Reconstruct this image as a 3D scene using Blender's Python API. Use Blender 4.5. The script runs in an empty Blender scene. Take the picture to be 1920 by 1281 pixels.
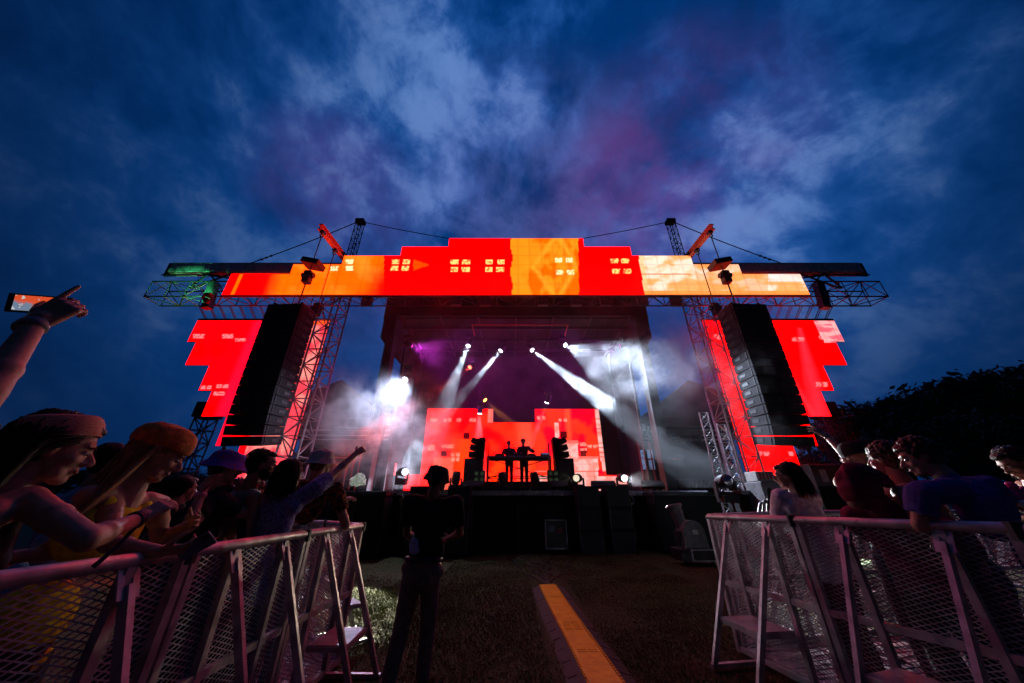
import bpy, bmesh, math, random
import numpy as np
from mathutils import Vector, Matrix, noise as mnoise
rnd = random.Random(7)
R = math.radians
S = bpy.context.scene
col = S.collection

# ------------------------------------------------------------------ camera
F_PX, PITCH, CAM_H = 615.0, R(26.3), 1.42
cam_d = bpy.data.cameras.new("camera"); cam = bpy.data.objects.new("camera", cam_d); col.objects.link(cam)
cam_d.sensor_width = 36.0; cam_d.lens = 36.0 * F_PX / 1920.0
cam_d.clip_start = 0.05; cam_d.clip_end = 2000
cam.location = (0, 0, CAM_H); cam.rotation_euler = (R(90) + PITCH, 0, 0)
S.camera = cam
CP, SP = math.cos(PITCH), math.sin(PITCH)
def W(u, v, Y):                      # photo pixel + chosen distance -> place in the world
    xc = (u - 960) / F_PX; yc = (640.5 - v) / F_PX
    d = CP - SP * yc
    return Vector((xc * Y / d, Y, CAM_H + (SP + CP * yc) * Y / d))
def PX(p):
    x, y, z = p; z -= CAM_H
    f = y * CP + z * SP; up = -y * SP + z * CP
    return 960 + F_PX * x / f, 640.5 - F_PX * up / f

# ------------------------------------------------------------------ world: dusk sky with broken cloud
world = bpy.data.worlds.new("World"); S.world = world; world.use_nodes = True
wt = world.node_tree; wt.nodes.clear()
class NT:
    def __init__(s, t): s.t = t
    def n(s, kind, **kw):
        nd = s.t.nodes.new(kind)
        for k, v in kw.items():
            if k.startswith('i_'):
                key = k[2:]; key = int(key) if key.isdigit() else key.replace('_', ' ')
                s.put(nd.inputs[key], v)
            else: setattr(nd, k, v)
        return nd
    def put(s, sock, v):
        if isinstance(v, bpy.types.NodeSocket): s.t.links.new(v, sock)
        elif isinstance(v, bpy.types.Node): s.t.links.new(v.outputs[0], sock)
        else: sock.default_value = v
    def math(s, op, a, b=0.0, c=0.0, clamp=False):
        nd = s.t.nodes.new('ShaderNodeMath'); nd.operation = op; nd.use_clamp = clamp
        s.put(nd.inputs[0], a); s.put(nd.inputs[1], b); s.put(nd.inputs[2], c); return nd.outputs[0]
    def vmath(s, op, a, b=(0, 0, 0)):
        nd = s.t.nodes.new('ShaderNodeVectorMath'); nd.operation = op
        s.put(nd.inputs[0], a); s.put(nd.inputs[1], b)
        return nd.outputs['Value'] if op in ('DOT_PRODUCT', 'LENGTH', 'DISTANCE') else nd.outputs[0]
    def mix(s, f, a, b, mode='MIX'):
        nd = s.t.nodes.new('ShaderNodeMix'); nd.data_type = 'RGBA'; nd.blend_type = mode; nd.clamp_factor = True
        s.put(nd.inputs[0], f); s.put(nd.inputs[6], a); s.put(nd.inputs[7], b); return nd.outputs[2]
    def smooth(s, x, lo, hi):
        nd = s.t.nodes.new('ShaderNodeMapRange'); nd.interpolation_type = 'SMOOTHSTEP'
        s.put(nd.inputs[0], x); nd.inputs[1].default_value = lo; nd.inputs[2].default_value = hi
        nd.inputs[3].default_value = 0; nd.inputs[4].default_value = 1; return nd.outputs[0]
    def noise(s, vec, scale, detail=5, rough=.55, dist=0.0):
        nd = s.t.nodes.new('ShaderNodeTexNoise'); s.put(nd.inputs['Vector'], vec)
        nd.inputs['Scale'].default_value = scale; nd.inputs['Detail'].default_value = detail
        nd.inputs['Roughness'].default_value = rough; nd.inputs['Distortion'].default_value = dist
        return nd.outputs[0]
def rgb(r, g, b):                     # picture colour (0-255) -> linear
    f = lambda c: ((c / 255) / 12.92) if c / 255 <= .04045 else (((c / 255) + .055) / 1.055) ** 2.4
    return (f(r), f(g), f(b), 1.0)
w = NT(wt)
tc = w.n('ShaderNodeTexCoord'); D = tc.outputs['Generated']
D = w.vmath('NORMALIZE', D)
sx = w.n('ShaderNodeSeparateXYZ'); w.put(sx.inputs[0], D)
dx, dy, dz = sx.outputs
def along(e): return w.vmath('DOT_PRODUCT', D, e)
cb = w.n('ShaderNodeCombineXYZ'); w.put(cb.inputs[0], w.math('MULTIPLY', along((.78, .1, -.62)), .95)); w.put(cb.inputs[1], w.math('MULTIPLY', along((.62, .1, .78)), 1.15)); w.put(cb.inputs[2], w.math('ADD', w.math('MULTIPLY', dy, 1.1), 33.1))
P = cb.outputs[0]
big = w.noise(P, 2.3, 5, .55, .25)
fine = w.noise(P, 5.2, 7, .60, .25)
wisp = w.noise(P, 12.0, 6, .62, .5)
cl = w.math('ADD', w.math('MULTIPLY', big, .50), w.math('ADD', w.math('MULTIPLY', fine, .36), w.math('MULTIPLY', wisp, .14)))
clm = w.smooth(cl, .43, .58)
def lobe(u, v, lo, hi):
    d = (W(u, v, 10) - Vector((0, 0, CAM_H))).normalized()
    return w.smooth(w.vmath('DOT_PRODUCT', D, tuple(d)), lo, hi)
nish = w.n('ShaderNodeTexSky', sky_type='NISHITA', sun_disc=False, sun_elevation=R(-3), sun_rotation=R(200))
base = w.mix(w.smooth(dz, .0, .9), rgb(6, 76, 154), rgb(0, 56, 122))
cloudc = w.mix(w.smooth(cl, .50, .62), rgb(40, 92, 168), rgb(104, 142, 206))
mid = w.math('ADD', lobe(1080, 260, .66, .985), w.math('ADD', w.math('MULTIPLY', lobe(1560, 260, .86, .99), .45), w.math('MULTIPLY', lobe(330, 330, .88, .99), .22)), clamp=True)       # the pale middle of the sky
sky = w.mix(w.math('MULTIPLY', clm, w.math('ADD', .34, w.math('MULTIPLY', mid, .50))), base, cloudc)
sky = w.mix(w.math('MULTIPLY', w.smooth(w.math('SUBTRACT', 1.0, cl), .48, .64), .45), sky, rgb(0, 30, 76))
sky = w.mix(mid, w.mix(.30, sky, rgb(0, 18, 52)), sky)
sky = w.mix(lobe(985, 470, .42, .90), w.mix(.78, sky, rgb(0, 10, 34)), sky)
sky = w.mix(w.math('MULTIPLY', w.math('MULTIPLY', lobe(985, 430, .90, 1.0), .42), w.smooth(fine, .3, .62)), sky, rgb(100, 108, 178))
pn = w.smooth(w.noise(P, 3.6, 7, .6, .3), .28, .72)
pk = w.math('MULTIPLY', w.math('ADD', lobe(1270, 330, .945, .998), w.math('MULTIPLY', lobe(1150, 430, .955, 1.0), .8)), pn)  # magenta glow of red-lit smoke put into the sky colour
sky = w.mix(w.math('MULTIPLY', pk, .36, clamp=True), sky, rgb(118, 60, 138))
pk2 = w.math('MULTIPLY', lobe(635, 365, .975, .999), pn)
sky = w.mix(w.math('MULTIPLY', pk2, .24), sky, rgb(112, 62, 132))
sky = w.mix(w.smooth(dy, -.45, .16), w.mix(.74, sky, rgb(0, 6, 18)), sky)     # sky behind the camera darkened to cut front light on the crowd
sky = w.mix(1.0, sky, w.mix(1.0, nish.outputs[0], (.02, .02, .02, 1), 'MULTIPLY'), 'ADD')
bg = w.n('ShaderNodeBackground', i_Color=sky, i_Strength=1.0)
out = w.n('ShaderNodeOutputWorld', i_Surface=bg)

S.view_settings.view_transform = 'Standard'; S.view_settings.look = 'None'
S.view_settings.exposure = 0.0; S.view_settings.gamma = 1.0
S.render.engine = 'CYCLES'
S.cycles.max_bounces = 6; S.cycles.diffuse_bounces = 2; S.cycles.glossy_bounces = 2; S.cycles.volume_bounces = 1
S.cycles.transparent_max_bounces = 12
S.cycles.use_denoising = True
S.cycles.sample_clamp_indirect = 4.0
S.cycles.use_light_tree = True

# ------------------------------------------------------------------ helpers
class MB:
    """collects shapes, then links them as ONE mesh object"""
    def __init__(s): s.v = []; s.f = []
    def add(s, vs, fs):
        o = len(s.v); s.v += [tuple(p) for p in vs]; s.f += [tuple(i + o for i in f) for f in fs]; return s
    def box(s, c, d, rot=None):
        c = Vector(c); hx, hy, hz = d[0] / 2, d[1] / 2, d[2] / 2
        vs = [Vector((x, y, z)) for x in (-hx, hx) for y in (-hy, hy) for z in (-hz, hz)]
        if rot is not None: vs = [rot @ p for p in vs]
        return s.add([c + p for p in vs], [(0, 1, 3, 2), (4, 6, 7, 5), (0, 4, 5, 1), (2, 3, 7, 6), (0, 2, 6, 4), (1, 5, 7, 3)])
    def bevbox(s, c, d, b, rot=None):
        bm = bmesh.new(); bmesh.ops.create_cube(bm, size=1)
        for vt in bm.verts: vt.co = Vector((vt.co.x * d[0], vt.co.y * d[1], vt.co.z * d[2]))
        bmesh.ops.bevel(bm, geom=list(bm.edges), offset=b, segments=2, affect='EDGES', profile=.6)
        bm.verts.index_update(); vs = [vt.co.copy() for vt in bm.verts]; fs = [[q.index for q in f.verts] for f in bm.faces]; bm.free()
        if rot is not None: vs = [rot @ p for p in vs]
        c = Vector(c); return s.add([c + p for p in vs], fs)
    def bar(s, p, q, wd, ht=None, up=(0, 0, 1)):
        p, q = Vector(p), Vector(q); a = (q - p)
        if a.length < 1e-6: return s
        ht = ht or wd; z = a.normalized(); u = Vector(up)
        if abs(z.dot(u)) > .98: u = Vector((0, 1, 0)) if abs(z.y) < .9 else Vector((1, 0, 0))
        x = z.cross(u).normalized(); y = x.cross(z)
        vs = []
        for b in (p, q):
            for i, j in ((-1, -1), (1, -1), (1, 1), (-1, 1)): vs.append(b + x * wd / 2 * i + y * ht / 2 * j)
        return s.add(vs, [(0, 3, 2, 1), (4, 5, 6, 7), (0, 1, 5, 4), (1, 2, 6, 5), (2, 3, 7, 6), (3, 0, 4, 7)])
    def tube(s, p, q, r0, r1=None, n=8, caps=True):
        return s.path([p, q], [r0, r0 if r1 is None else r1], n, caps)
    def path(s, pts, rad, n=8, caps=True, flat=None):
        pts = [Vector(p) for p in pts]
        if not isinstance(rad, (list, tuple)): rad = [rad] * len(pts)
        vs = []; fs = []; prev = None
        for i, p in enumerate(pts):
            t = (pts[min(i + 1, len(pts) - 1)] - pts[max(i - 1, 0)])
            t = t.normalized() if t.length > 1e-9 else Vector((0, 0, 1))
            if prev is None:
                u = Vector((0, 0, 1)) if abs(t.z) < .9 else Vector((1, 0, 0))
                x = t.cross(u).normalized()
            else:
                x = prev - t * prev.dot(t); x = x.normalized() if x.length > 1e-6 else t.orthogonal().normalized()
            prev = x; y = t.cross(x)
            for k in range(n):
                a = 2 * math.pi * k / n
                vs.append(p + (x * math.cos(a) + y * math.sin(a) * (flat or 1)) * rad[i])
        for i in range(len(pts) - 1):
            for k in range(n):
                a, b = i * n + k, i * n + (k + 1) % n; fs.append((a, b, b + n, a + n))
        if caps: fs.append(tuple(range(n))[::-1]); fs.append(tuple((len(pts) - 1) * n + k for k in range(n)))
        return s.add(vs, fs)
    def ell(s, c, r, rot=None, nu=14, nv=10):
        c = Vector(c); r = (r, r, r) if not hasattr(r, '__len__') else r
        vs = []; fs = []
        for j in range(1, nv):
            th = math.pi * j / nv
            for i in range(nu):
                a = 2 * math.pi * i / nu
                vs.append(Vector((r[0] * math.sin(th) * math.cos(a), r[1] * math.sin(th) * math.sin(a), r[2] * math.cos(th))))
        for j in range(nv - 2):
            for i in range(nu):
                a, b = j * nu + i, j * nu + (i + 1) % nu; fs.append((a, a + nu, b + nu, b))
        vs += [Vector((0, 0, r[2])), Vector((0, 0, -r[2]))]; t, bt = len(vs) - 2, len(vs) - 1
        for i in range(nu):
            fs.append((t, i, (i + 1) % nu)); fs.append((bt, (nv - 2) * nu + (i + 1) % nu, (nv - 2) * nu + i))
        if rot is not None: vs = [rot @ p for p in vs]
        return s.add([c + p for p in vs], fs)
    def cap(s, p, q, r0, r1=None, n=12):          # a round-ended tapered limb
        r1 = r0 if r1 is None else r1; p, q = Vector(p), Vector(q); a = q - p; L = a.length
        if L < 1e-6: return s.ell(p, r0)
        t = a / L; pts = []; rr = []
        for k in range(4):
            th = math.pi / 2 * (k + .25) / 4.25; pts.append(p - t * r0 * math.cos(th)); rr.append(r0 * math.sin(th))
        pts.append(p); rr.append(r0); pts.append(q); rr.append(r1)
        for k in range(3, -1, -1):
            th = math.pi / 2 * (k + .25) / 4.25; pts.append(q + t * r1 * math.cos(th)); rr.append(r1 * math.sin(th))
        return s.path(pts, rr, n)
    def prism(s, pts, d):                          # outline (3-D, planar) pushed along vector d
        n = len(pts); d = Vector(d); pts = [Vector(p) for p in pts]
        vs = pts + [p + d for p in pts]
        fs = [tuple(range(n)), tuple(range(2 * n - 1, n - 1, -1))]
        for i in range(n): fs.append((i, i + n, (i + 1) % n + n, (i + 1) % n))
        return s.add(vs, fs)
    def lathe(s, c, prof, rot=None, n=20):         # prof: (r, z)
        c = Vector(c); vs = []; fs = []
        for r, z in prof:
            for k in range(n):
                a = 2 * math.pi * k / n; p = Vector((r * math.cos(a), r * math.sin(a), z))
                vs.append(c + (rot @ p if rot is not None else p))
        for j in range(len(prof) - 1):
            for k in range(n):
                a, b = j * n + k, j * n + (k + 1) % n; fs.append((a, b, b + n, a + n))
        fs.append(tuple(range(n))[::-1]); fs.append(tuple((len(prof) - 1) * n + k for k in range(n)))
        return s.add(vs, fs)
    def mesh(s, name, off=(0, 0, 0)):
        me = bpy.data.meshes.new(name); o = Vector(off)
        me.from_pydata([tuple(Vector(p) - o) for p in s.v], [], s.f); me.update(); return me
    def build(s, name, m, parent=None, smooth=False, off=None):
        """vertices are in world space unless the parent sits elsewhere"""
        o = Vector(off) if off is not None else (org(parent) if parent else Vector((0, 0, 0)))
        ob = bpy.data.objects.new(name, s.mesh(name, o)); col.objects.link(ob)
        if m: ob.data.materials.append(m)
        if parent: ob.parent = parent
        if smooth: ob.data.shade_smooth() if hasattr(ob.data, 'shade_smooth') else None
        return ob
def org(o):
    p = Vector((0, 0, 0))
    while o: p = p + o.location; o = o.parent
    return p
def tag(o, label=None, cat=None, group=None, kind=None):
    if label: o['label'] = label
    if cat: o['category'] = cat
    if group: o['group'] = group
    if kind: o['kind'] = kind
    return o
def thing(name, label, cat, loc=(0, 0, 0), group=None):
    o = bpy.data.objects.new(name, None); col.objects.link(o); o.location = loc; o.empty_display_size = .2
    return tag(o, label, cat, group)
def dup(root, loc, label=None, group=None, rz=None, mirror=False):
    m = {}
    def rec(o, par):
        c = o.copy(); col.objects.link(c)
        if par: c.parent = par
        for ch in o.children: rec(ch, c)
        return c
    r = rec(root, None); r.location = loc
    if rz is not None: r.rotation_euler.z = rz
    if mirror: r.scale.x = -1
    if label: r['label'] = label
    if group: r['group'] = group
    return r

# ------------------------------------------------------------------ materials
MATS = {}
def mat(name, c, rough=.6, metal=0.0, var=.25, scale=8.0, bump=0.0, spec=.5, emit=None, estr=0.0, coat=0.0):
    if name in MATS: return MATS[name]
    m = bpy.data.materials.new(name); m.use_nodes = True; t = NT(m.node_tree); b = m.node_tree.nodes['Principled BSDF']
    c = (c[0], c[1], c[2], 1)
    co = t.n('ShaderNodeTexCoord').outputs['Object']
    nz = t.noise(co, scale, 5, .6)
    lo = tuple(x * (1 - var) for x in c[:3]) + (1,); hi = tuple(min(1, x * (1 + var)) for x in c[:3]) + (1,)
    t.put(b.inputs['Base Color'], t.mix(t.smooth(nz, .3, .7), lo, hi))
    t.put(b.inputs['Roughness'], t.math('ADD', rough - .08, t.math('MULTIPLY', t.noise(co, scale * 2.3, 3), .16)))
    b.inputs['Metallic'].default_value = metal; b.inputs['Specular IOR Level'].default_value = spec
    if coat: b.inputs['Coat Weight'].default_value = coat
    if emit: b.inputs['Emission Color'].default_value = (*emit[:3], 1); b.inputs['Emission Strength'].default_value = estr
    if bump:
        bp = t.n('ShaderNodeBump'); bp.inputs['Strength'].default_value = bump; bp.inputs['Distance'].default_value = .02
        t.put(bp.inputs['Height'], t.noise(co, scale * 4, 6, .65)); t.put(b.inputs['Normal'], bp.outputs[0])
    MATS[name] = m; return m
BLK = mat('black_paint', (.018, .018, .02), .55, bump=.1)
CLOTHBLK = mat('black_drape', (.012, .012, .014), .9, scale=3, bump=.3)
STEEL = mat('dark_steel', (.06, .06, .065), .45, .7, scale=5)
ALU = mat('aluminium_truss', (.46, .46, .49), .45, .35, scale=6, bump=.05)
ALUB = mat('barrier_aluminium', (.42, .40, .43), .45, .5, .35, 9, bump=.12)
CAB = mat('speaker_black', (.013, .013, .015), .75, scale=12, bump=.2, spec=.25)
GRILL = mat('speaker_grille', (.014, .014, .016), .7, scale=60, bump=.4)
LENS = mat('lens_white', (.8, .8, .8), .2, emit=(.82, .9, 1.0), estr=14)
LENSR = mat('lens_red', (.8, .1, .05), .2, emit=(1, .12, .05), estr=7)
LENSO = mat('lens_orange', (.8, .4, .1), .2, emit=(1, .35, .06), estr=8)
LENSD = mat('lens_glass', (.05, .05, .06), .08, coat=.6)
CABLE = mat('rubber_cable', (.012, .012, .012), .5)
# ------------------------------------------------------------------ ground
C0 = .2                                # the stage's middle line
def gz(x, y):
    return max(-.05, min(.09, .025 * x)) + .02 * mnoise.noise(Vector((x * .35, y * .35, 0))) * (1 if y < 11 else 0)
def make_ground():
    m = bpy.data.materials.new('trampled_grass'); m.use_nodes = True; t = NT(m.node_tree); b = m.node_tree.nodes['Principled BSDF']
    co = t.n('ShaderNodeTexCoord').outputs['Object']
    n1 = t.noise(co, .9, 5, .6, .4); n2 = t.noise(co, 9, 6, .7); n3 = t.noise(t.vmath('MULTIPLY', co, (1, .45, 1)), 38, 4, .6)
    c = t.mix(t.smooth(n1, .35, .65), (.060, .060, .024, 1), (.040, .060, .016, 1))
    c = t.mix(t.smooth(n2, .45, .7), c, (.080, .076, .034, 1))
    c = t.mix(t.math('MULTIPLY', t.smooth(n3, .42, .6), .6), c, (.028, .022, .013, 1))
    t.put(b.inputs['Base Color'], c); b.inputs['Roughness'].default_value = .95; b.inputs['Specular IOR Level'].default_value = .15
    bp = t.n('ShaderNodeBump'); bp.inputs['Strength'].default_value = .8; bp.inputs['Distance'].default_value = .03
    t.put(bp.inputs['Height'], t.math('ADD', n3, n2)); t.put(b.inputs['Normal'], bp.outputs[0])
    xs = [-900, -200, -60, -30, -16] + [-9 + .25 * i for i in range(73)] + [16, 30, 60, 200, 900]
    ys = [-300, -60, -12] + [-3 + .25 * i for i in range(65)] + [15, 20, 40, 90, 250, 1200]
    mb = MB(); nx = len(xs)
    mb.add([(x, y, gz(x, y)) for y in ys for x in xs], [(j * nx + i, j * nx + i + 1, (j + 1) * nx + i + 1, (j + 1) * nx + i) for j in range(len(ys) - 1) for i in range(nx - 1)])
    g = mb.build('grass_field', m, smooth=True); tag(g, kind='structure')
    gm = mat('grass_blade', (.085, .105, .030), .8, var=.5, scale=1.5, spec=.2)
    mb = MB(); r = random.Random(3)
    for _ in range(46000):
        y = 1.6 + 10.2 * r.random() ** 1.5; x = r.uniform(-1.0, 1.0) * (1.2 + .62 * y) + .2
        if abs(x) > 7: continue
        if mnoise.noise(Vector((x * 1.3, y * 1.3, 4))) < r.uniform(-.55, .25): continue
        h = r.uniform(.010, .032); a = r.uniform(0, 6.3); wd = r.uniform(.002, .0045) * (1 + .12 * y); z = gz(x, y) - .004
        ln = r.uniform(.01, .045); lx, ly = math.cos(a) * ln, math.sin(a) * ln; px, py = -math.sin(a) * wd, math.cos(a) * wd
        mb.add([(x - px, y - py, z), (x + px, y + py, z), (x + lx * .4 + px * .7, y + ly * .4 + py * .7, z + h * .7), (x + lx, y + ly, z + h)], [(0, 1, 2), (0, 2, 3)])
    for _ in range(60000):
        y = r.uniform(4.2, 9.0); x = r.uniform(-4.4, .4)
        if r.random() < (x + 1.6) / 2.0 or r.random() < (y - 7.2) / 1.8 or r.random() < (5.0 - y) / .9: continue
        if mnoise.noise(Vector((x * 1.6, y * 1.6, 9))) < r.uniform(-.7, .3): continue
        h = r.uniform(.018, .045); a = r.uniform(0, 6.3); wd = r.uniform(.003, .006); z = gz(x, y) - .004
        ln = r.uniform(.01, .04); lx, ly = math.cos(a) * ln, math.sin(a) * ln; px, py = -math.sin(a) * wd, math.cos(a) * wd
        mb.add([(x - px, y - py, z), (x + px, y + py, z), (x + lx * .4 + px * .7, y + ly * .4 + py * .7, z + h * .7), (x + lx, y + ly, z + h)], [(0, 1, 2), (0, 2, 3)])
    for _ in range(70000):
        y = 2.9 + 8.2 * r.random() ** 1.2; x = r.uniform(-1.6, 3.4)
        if mnoise.noise(Vector((x * 1.1, y * 1.1, 2))) < r.uniform(-.75, .15) or abs(x - .72) < .36: continue
        h = r.uniform(.014, .034); a = r.uniform(0, 6.3); wd = r.uniform(.003, .0055); z = gz(x, y) - .004
        ln = r.uniform(.01, .04); lx, ly = math.cos(a) * ln, math.sin(a) * ln; px, py = -math.sin(a) * wd, math.cos(a) * wd
        mb.add([(x - px, y - py, z), (x + px, y + py, z), (x + lx * .4 + px * .7, y + ly * .4 + py * .7, z + h * .7), (x + lx, y + ly, z + h)], [(0, 1, 2), (0, 2, 3)])
    g = mb.build('grass', gm); tag(g, kind='stuff')
make_ground()

# ------------------------------------------------------------------ lattice work
def lattice(parent, p, q, w1, w2, seg, rc, rb, m, xdir=(1, 0, 0), chord='chord', brace='bracing'):
    """four-chord truss from p (centre) to q, w1 along xdir, w2 across"""
    p, q = Vector(p), Vector(q); t = (q - p).normalized(); x = Vector(xdir); x = (x - t * x.dot(t)).normalized(); y = t.cross(x)
    cs = [x * w1 / 2 * i + y * w2 / 2 * j for i, j in ((-1, -1), (1, -1), (1, 1), (-1, 1))]
    for c in cs:
        mb = MB(); mb.tube(p + c, q + c, rc, n=8); mb.build(chord, m, parent)
    mb = MB(); n = max(1, int(round((q - p).length / seg)))
    for k in range(n + 1):
        a = p + (q - p) * k / n
        for i in range(4): mb.tube(a + cs[i], a + cs[(i + 1) % 4], rb, n=6)
        if k < n:
            b = p + (q - p) * (k + 1) / n
            for i in range(4):
                s, e = (cs[i], cs[(i + 1) % 4]) if (k + i) % 2 else (cs[(i + 1) % 4], cs[i])
                mb.tube(a + s, b + e, rb, n=6)
    mb.build(brace, m, parent)

# ------------------------------------------------------------------ LED walls
def led_mat(name, s):
    m = bpy.data.materials.new(name); m.use_nodes = True; t = NT(m.node_tree); b = m.node_tree.nodes['Principled BSDF']
    at = t.n('ShaderNodeAttribute', attribute_name='picture')
    b.inputs['Base Color'].default_value = (.004, .004, .004, 1); b.inputs['Roughness'].default_value = .7; b.inputs['Specular IOR Level'].default_value = .05
    t.put(b.inputs['Emission Color'], at.outputs['Color']); b.inputs['Emission Strength'].default_value = s
    return m
LED = led_mat('led_picture', 1.0)
CELL = .06
def led_wall(parent, rects, y, paint, depth=.10, name='panel'):
    """rects: (x0, x1, z0, z1) blocks of tiles; the picture is one colour per pixel cell"""
    for x0, x1, z0, z1 in rects:
        nx = max(1, int(round((x1 - x0) / CELL))); nz = max(1, int(round((z1 - z0) / CELL)))
        vs = [(x0 + (x1 - x0) * i / nx, y, z0 + (z1 - z0) * j / nz) for j in range(nz + 1) for i in range(nx + 1)]
        fs = []; cols = []
        for j in range(nz):
            for i in range(nx):
                a = j * (nx + 1) + i; fs.append((a, a + 1, a + nx + 2, a + nx + 1))
                c = paint(*PX((x0 + (x1 - x0) * (i + .5) / nx, y, z0 + (z1 - z0) * (j + .5) / nz)))
                tile = math.sin(math.floor((x0 + (i + .5) * CELL) / .6) * 12.9 + math.floor((z0 + (j + .5) * CELL) / .6) * 78.2) * 43758.5
                k = 1 + .10 * ((tile - math.floor(tile)) - .5)
                seam = .80 if (i % 10 == 0 or j % 10 == 0) else 1.0
                cols.append((c[0] * k * seam, c[1] * k * seam, c[2] * k * seam, 1))
        mb = MB(); mb.add(vs, fs); o = mb.build(name, LED, parent)
        at = o.data.color_attributes.new('picture', 'FLOAT_COLOR', 'CORNER')
        buf = np.repeat(np.array(cols, dtype=np.float32), 4, axis=0).ravel(); at.data.foreach_set('color', buf)
        mb = MB(); mb.box(((x0 + x1) / 2, y + .004 + depth / 2, (z0 + z1) / 2), (x1 - x0 - .01, depth, z1 - z0 - .01)); mb.build('cabinet', BLK, o)
def ss(a, b, x):
    t = max(0, min(1, (x - a) / (b - a))); return t * t * (3 - 2 * t)
def lerp(a, b, t): return tuple(p + (q - p) * t for p, q in zip(a, b))
RED = (6.0, .0, .0); ORA = (3.4, .22, .0); CRM = (1.5, .74, .36); PNK = (1.5, .05, .06); WHT = (1.35, 1.0, .8)
def N2(u, v, s, k=0): return mnoise.fractal(Vector((u * s, v * s, k)), 1.0, 2.0, 4) * .5 + .5
def glyph(u, v, gu, gv, wd=14, ht=9, seed=0):
    a, b = (u - gu) / wd + .5, (v - gv) / ht + .5
    if not (0 <= a < 1 and 0 <= b < 1): return 0
    i, j = int(a * 6), int(b * 4); h = math.sin(i * 127.1 + j * 311.7 + (gu * 3 + gv) * 7.3 + seed) * 43758.5
    return 1 if (h - math.floor(h)) > .30 else .25
HG = [(655, 491, 1), (655, 503, 1), (742, 491, 0), (740, 504, 0), (762, 491, 0), (760, 504, 0), (852, 492, 0), (852, 505, 0), (874, 492, 0), (873, 505, 0),
      (917, 492, 0), (917, 505, 0), (939, 492, 0), (938, 505, 0), (1048, 488, 1), (1067, 488, 1), (1049, 510, 1), (1069, 510, 1), (1152, 489, 0), (1172, 489, 0),
      (1155, 509, 0), (1176, 509, 0), (587, 502, 1), (627, 504, 1)]
def p_head(u, v):
    c = RED
    e = 500 + (553 - v) * .35
    if u < 720:
        t = ss(e - 12, e + 25, u) * (1 - ss(640 + (553 - v) * .95, 720 + (553 - v) * .6, u + 22 * (N2(u, v, .03) - .5)))
        c = lerp(RED, lerp(ORA, (3.4, .38, .02), ss(.35, .75, N2(u, v, .02, 3))), t * (.85 if u < 640 else .8))
        if abs(u - (435 + (553 - v) * .45)) < 3.5 and u < 470: c = lerp(c, ORA, .8)
    a = 959 + 2 * math.sin(v * .12); b2 = 1086 - (553 - v) * .02
    if a < u < b2:
        f = ss(.42, .62, N2(u, v * .6, .03, 5)); c = lerp((3.4, .17, 0), (3.4, .34, .01), f)
        if u < 990: c = lerp(c, (3.4, .36, .01), .8)
        d = abs(abs(v - 500) * .75 - (u - 1000)) if u < 1045 else abs(abs(v - 500) * .55 - (1080 - u))
        if d < 9: c = lerp(c, (1.75, .42, .02), 1 - d / 9)
    k = 1197 + (v - 480) * .16
    if u > k:
        n = N2(u, v * 2.2, .02, 9); c = lerp((1.6, .52, .16), WHT, ss(.36, .62, n) * .9)
        if u < k + 9: c = lerp(c, (1.6, .72, .32), .8)
        if v > 546: c = (1.6, .40, .08)
        if u > 1298 + (v - 480) * .16 and u < 1440: c = lerp(c, (1.6, .42, .09), .55)
        if u > 1440 and v < 528: c = lerp(c, (1.25, 1.05, 1.05), .6)
        if abs(v - 514) < .9 and u < 1297: c = (.9, .24, .08)
        if u > 1300: 
            d = abs(v - (505 + 6 * math.sin(u * .13))) 
            if d < 3 and u < 1375: c = lerp(c, WHT, .5)
    if 775 < u < 806 and abs(v - 497) < (806 - u) * .34: c = lerp(c, (1.75, .12, 0), .7)
    for g in HG:
        if abs(u - g[0]) < 8 and abs(v - g[1]) < 6:
            q = glyph(u, v, g[0], g[1]); c = lerp(c, (1.5, 1.1, .55) if g[2] else (1.55, .82, .22), q)
    return c
SGL = [(367, 631), (378, 631), (422, 631), (432, 631), (446, 638), (456, 638), (381, 726), (392, 726), (411, 725), (423, 725), (405, 737), (416, 737)]
SGR = [(1344, 631), (1350, 632), (1490, 636), (1502, 637), (1541, 633), (1551, 632), (1535, 721), (1547, 721), (1484, 726), (1489, 736), (1424, 852), (1437, 852), (1484, 852)]
def p_left(u, v):
    c = RED; n = N2(u, v, .012, 2)
    c = lerp((3.0, .0, .0), (6.0, .0, .004), ss(.3, .6, n))
    x = u + (v - 601) * .42                   # a pale sweep down the inner edge
    c = lerp(c, (1.5, .005, .05), ss(470, 488, x) * (1 - ss(500, 530, x)) * .8)
    if u > 500 - (v - 601) * .33 + 40: 
        c = lerp((1.6, .07, .11), (1.5, .34, .30), ss(.40, .7, N2(u * 1.0, v * .7, .03, 8)))
        if int((v - 601) / 27) % 2 == 0 and (v - 601) % 27 < 2: c = (1.0, .03, .05)
        if v < 609: c = (1.6, .12, .02)
    for g in SGL:
        if abs(u - g[0]) < 6 and abs(v - g[1]) < 5: c = lerp(c, (1.5, .35, .38), glyph(u, v, g[0], g[1], 10, 7) * .7)
    return c
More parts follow.
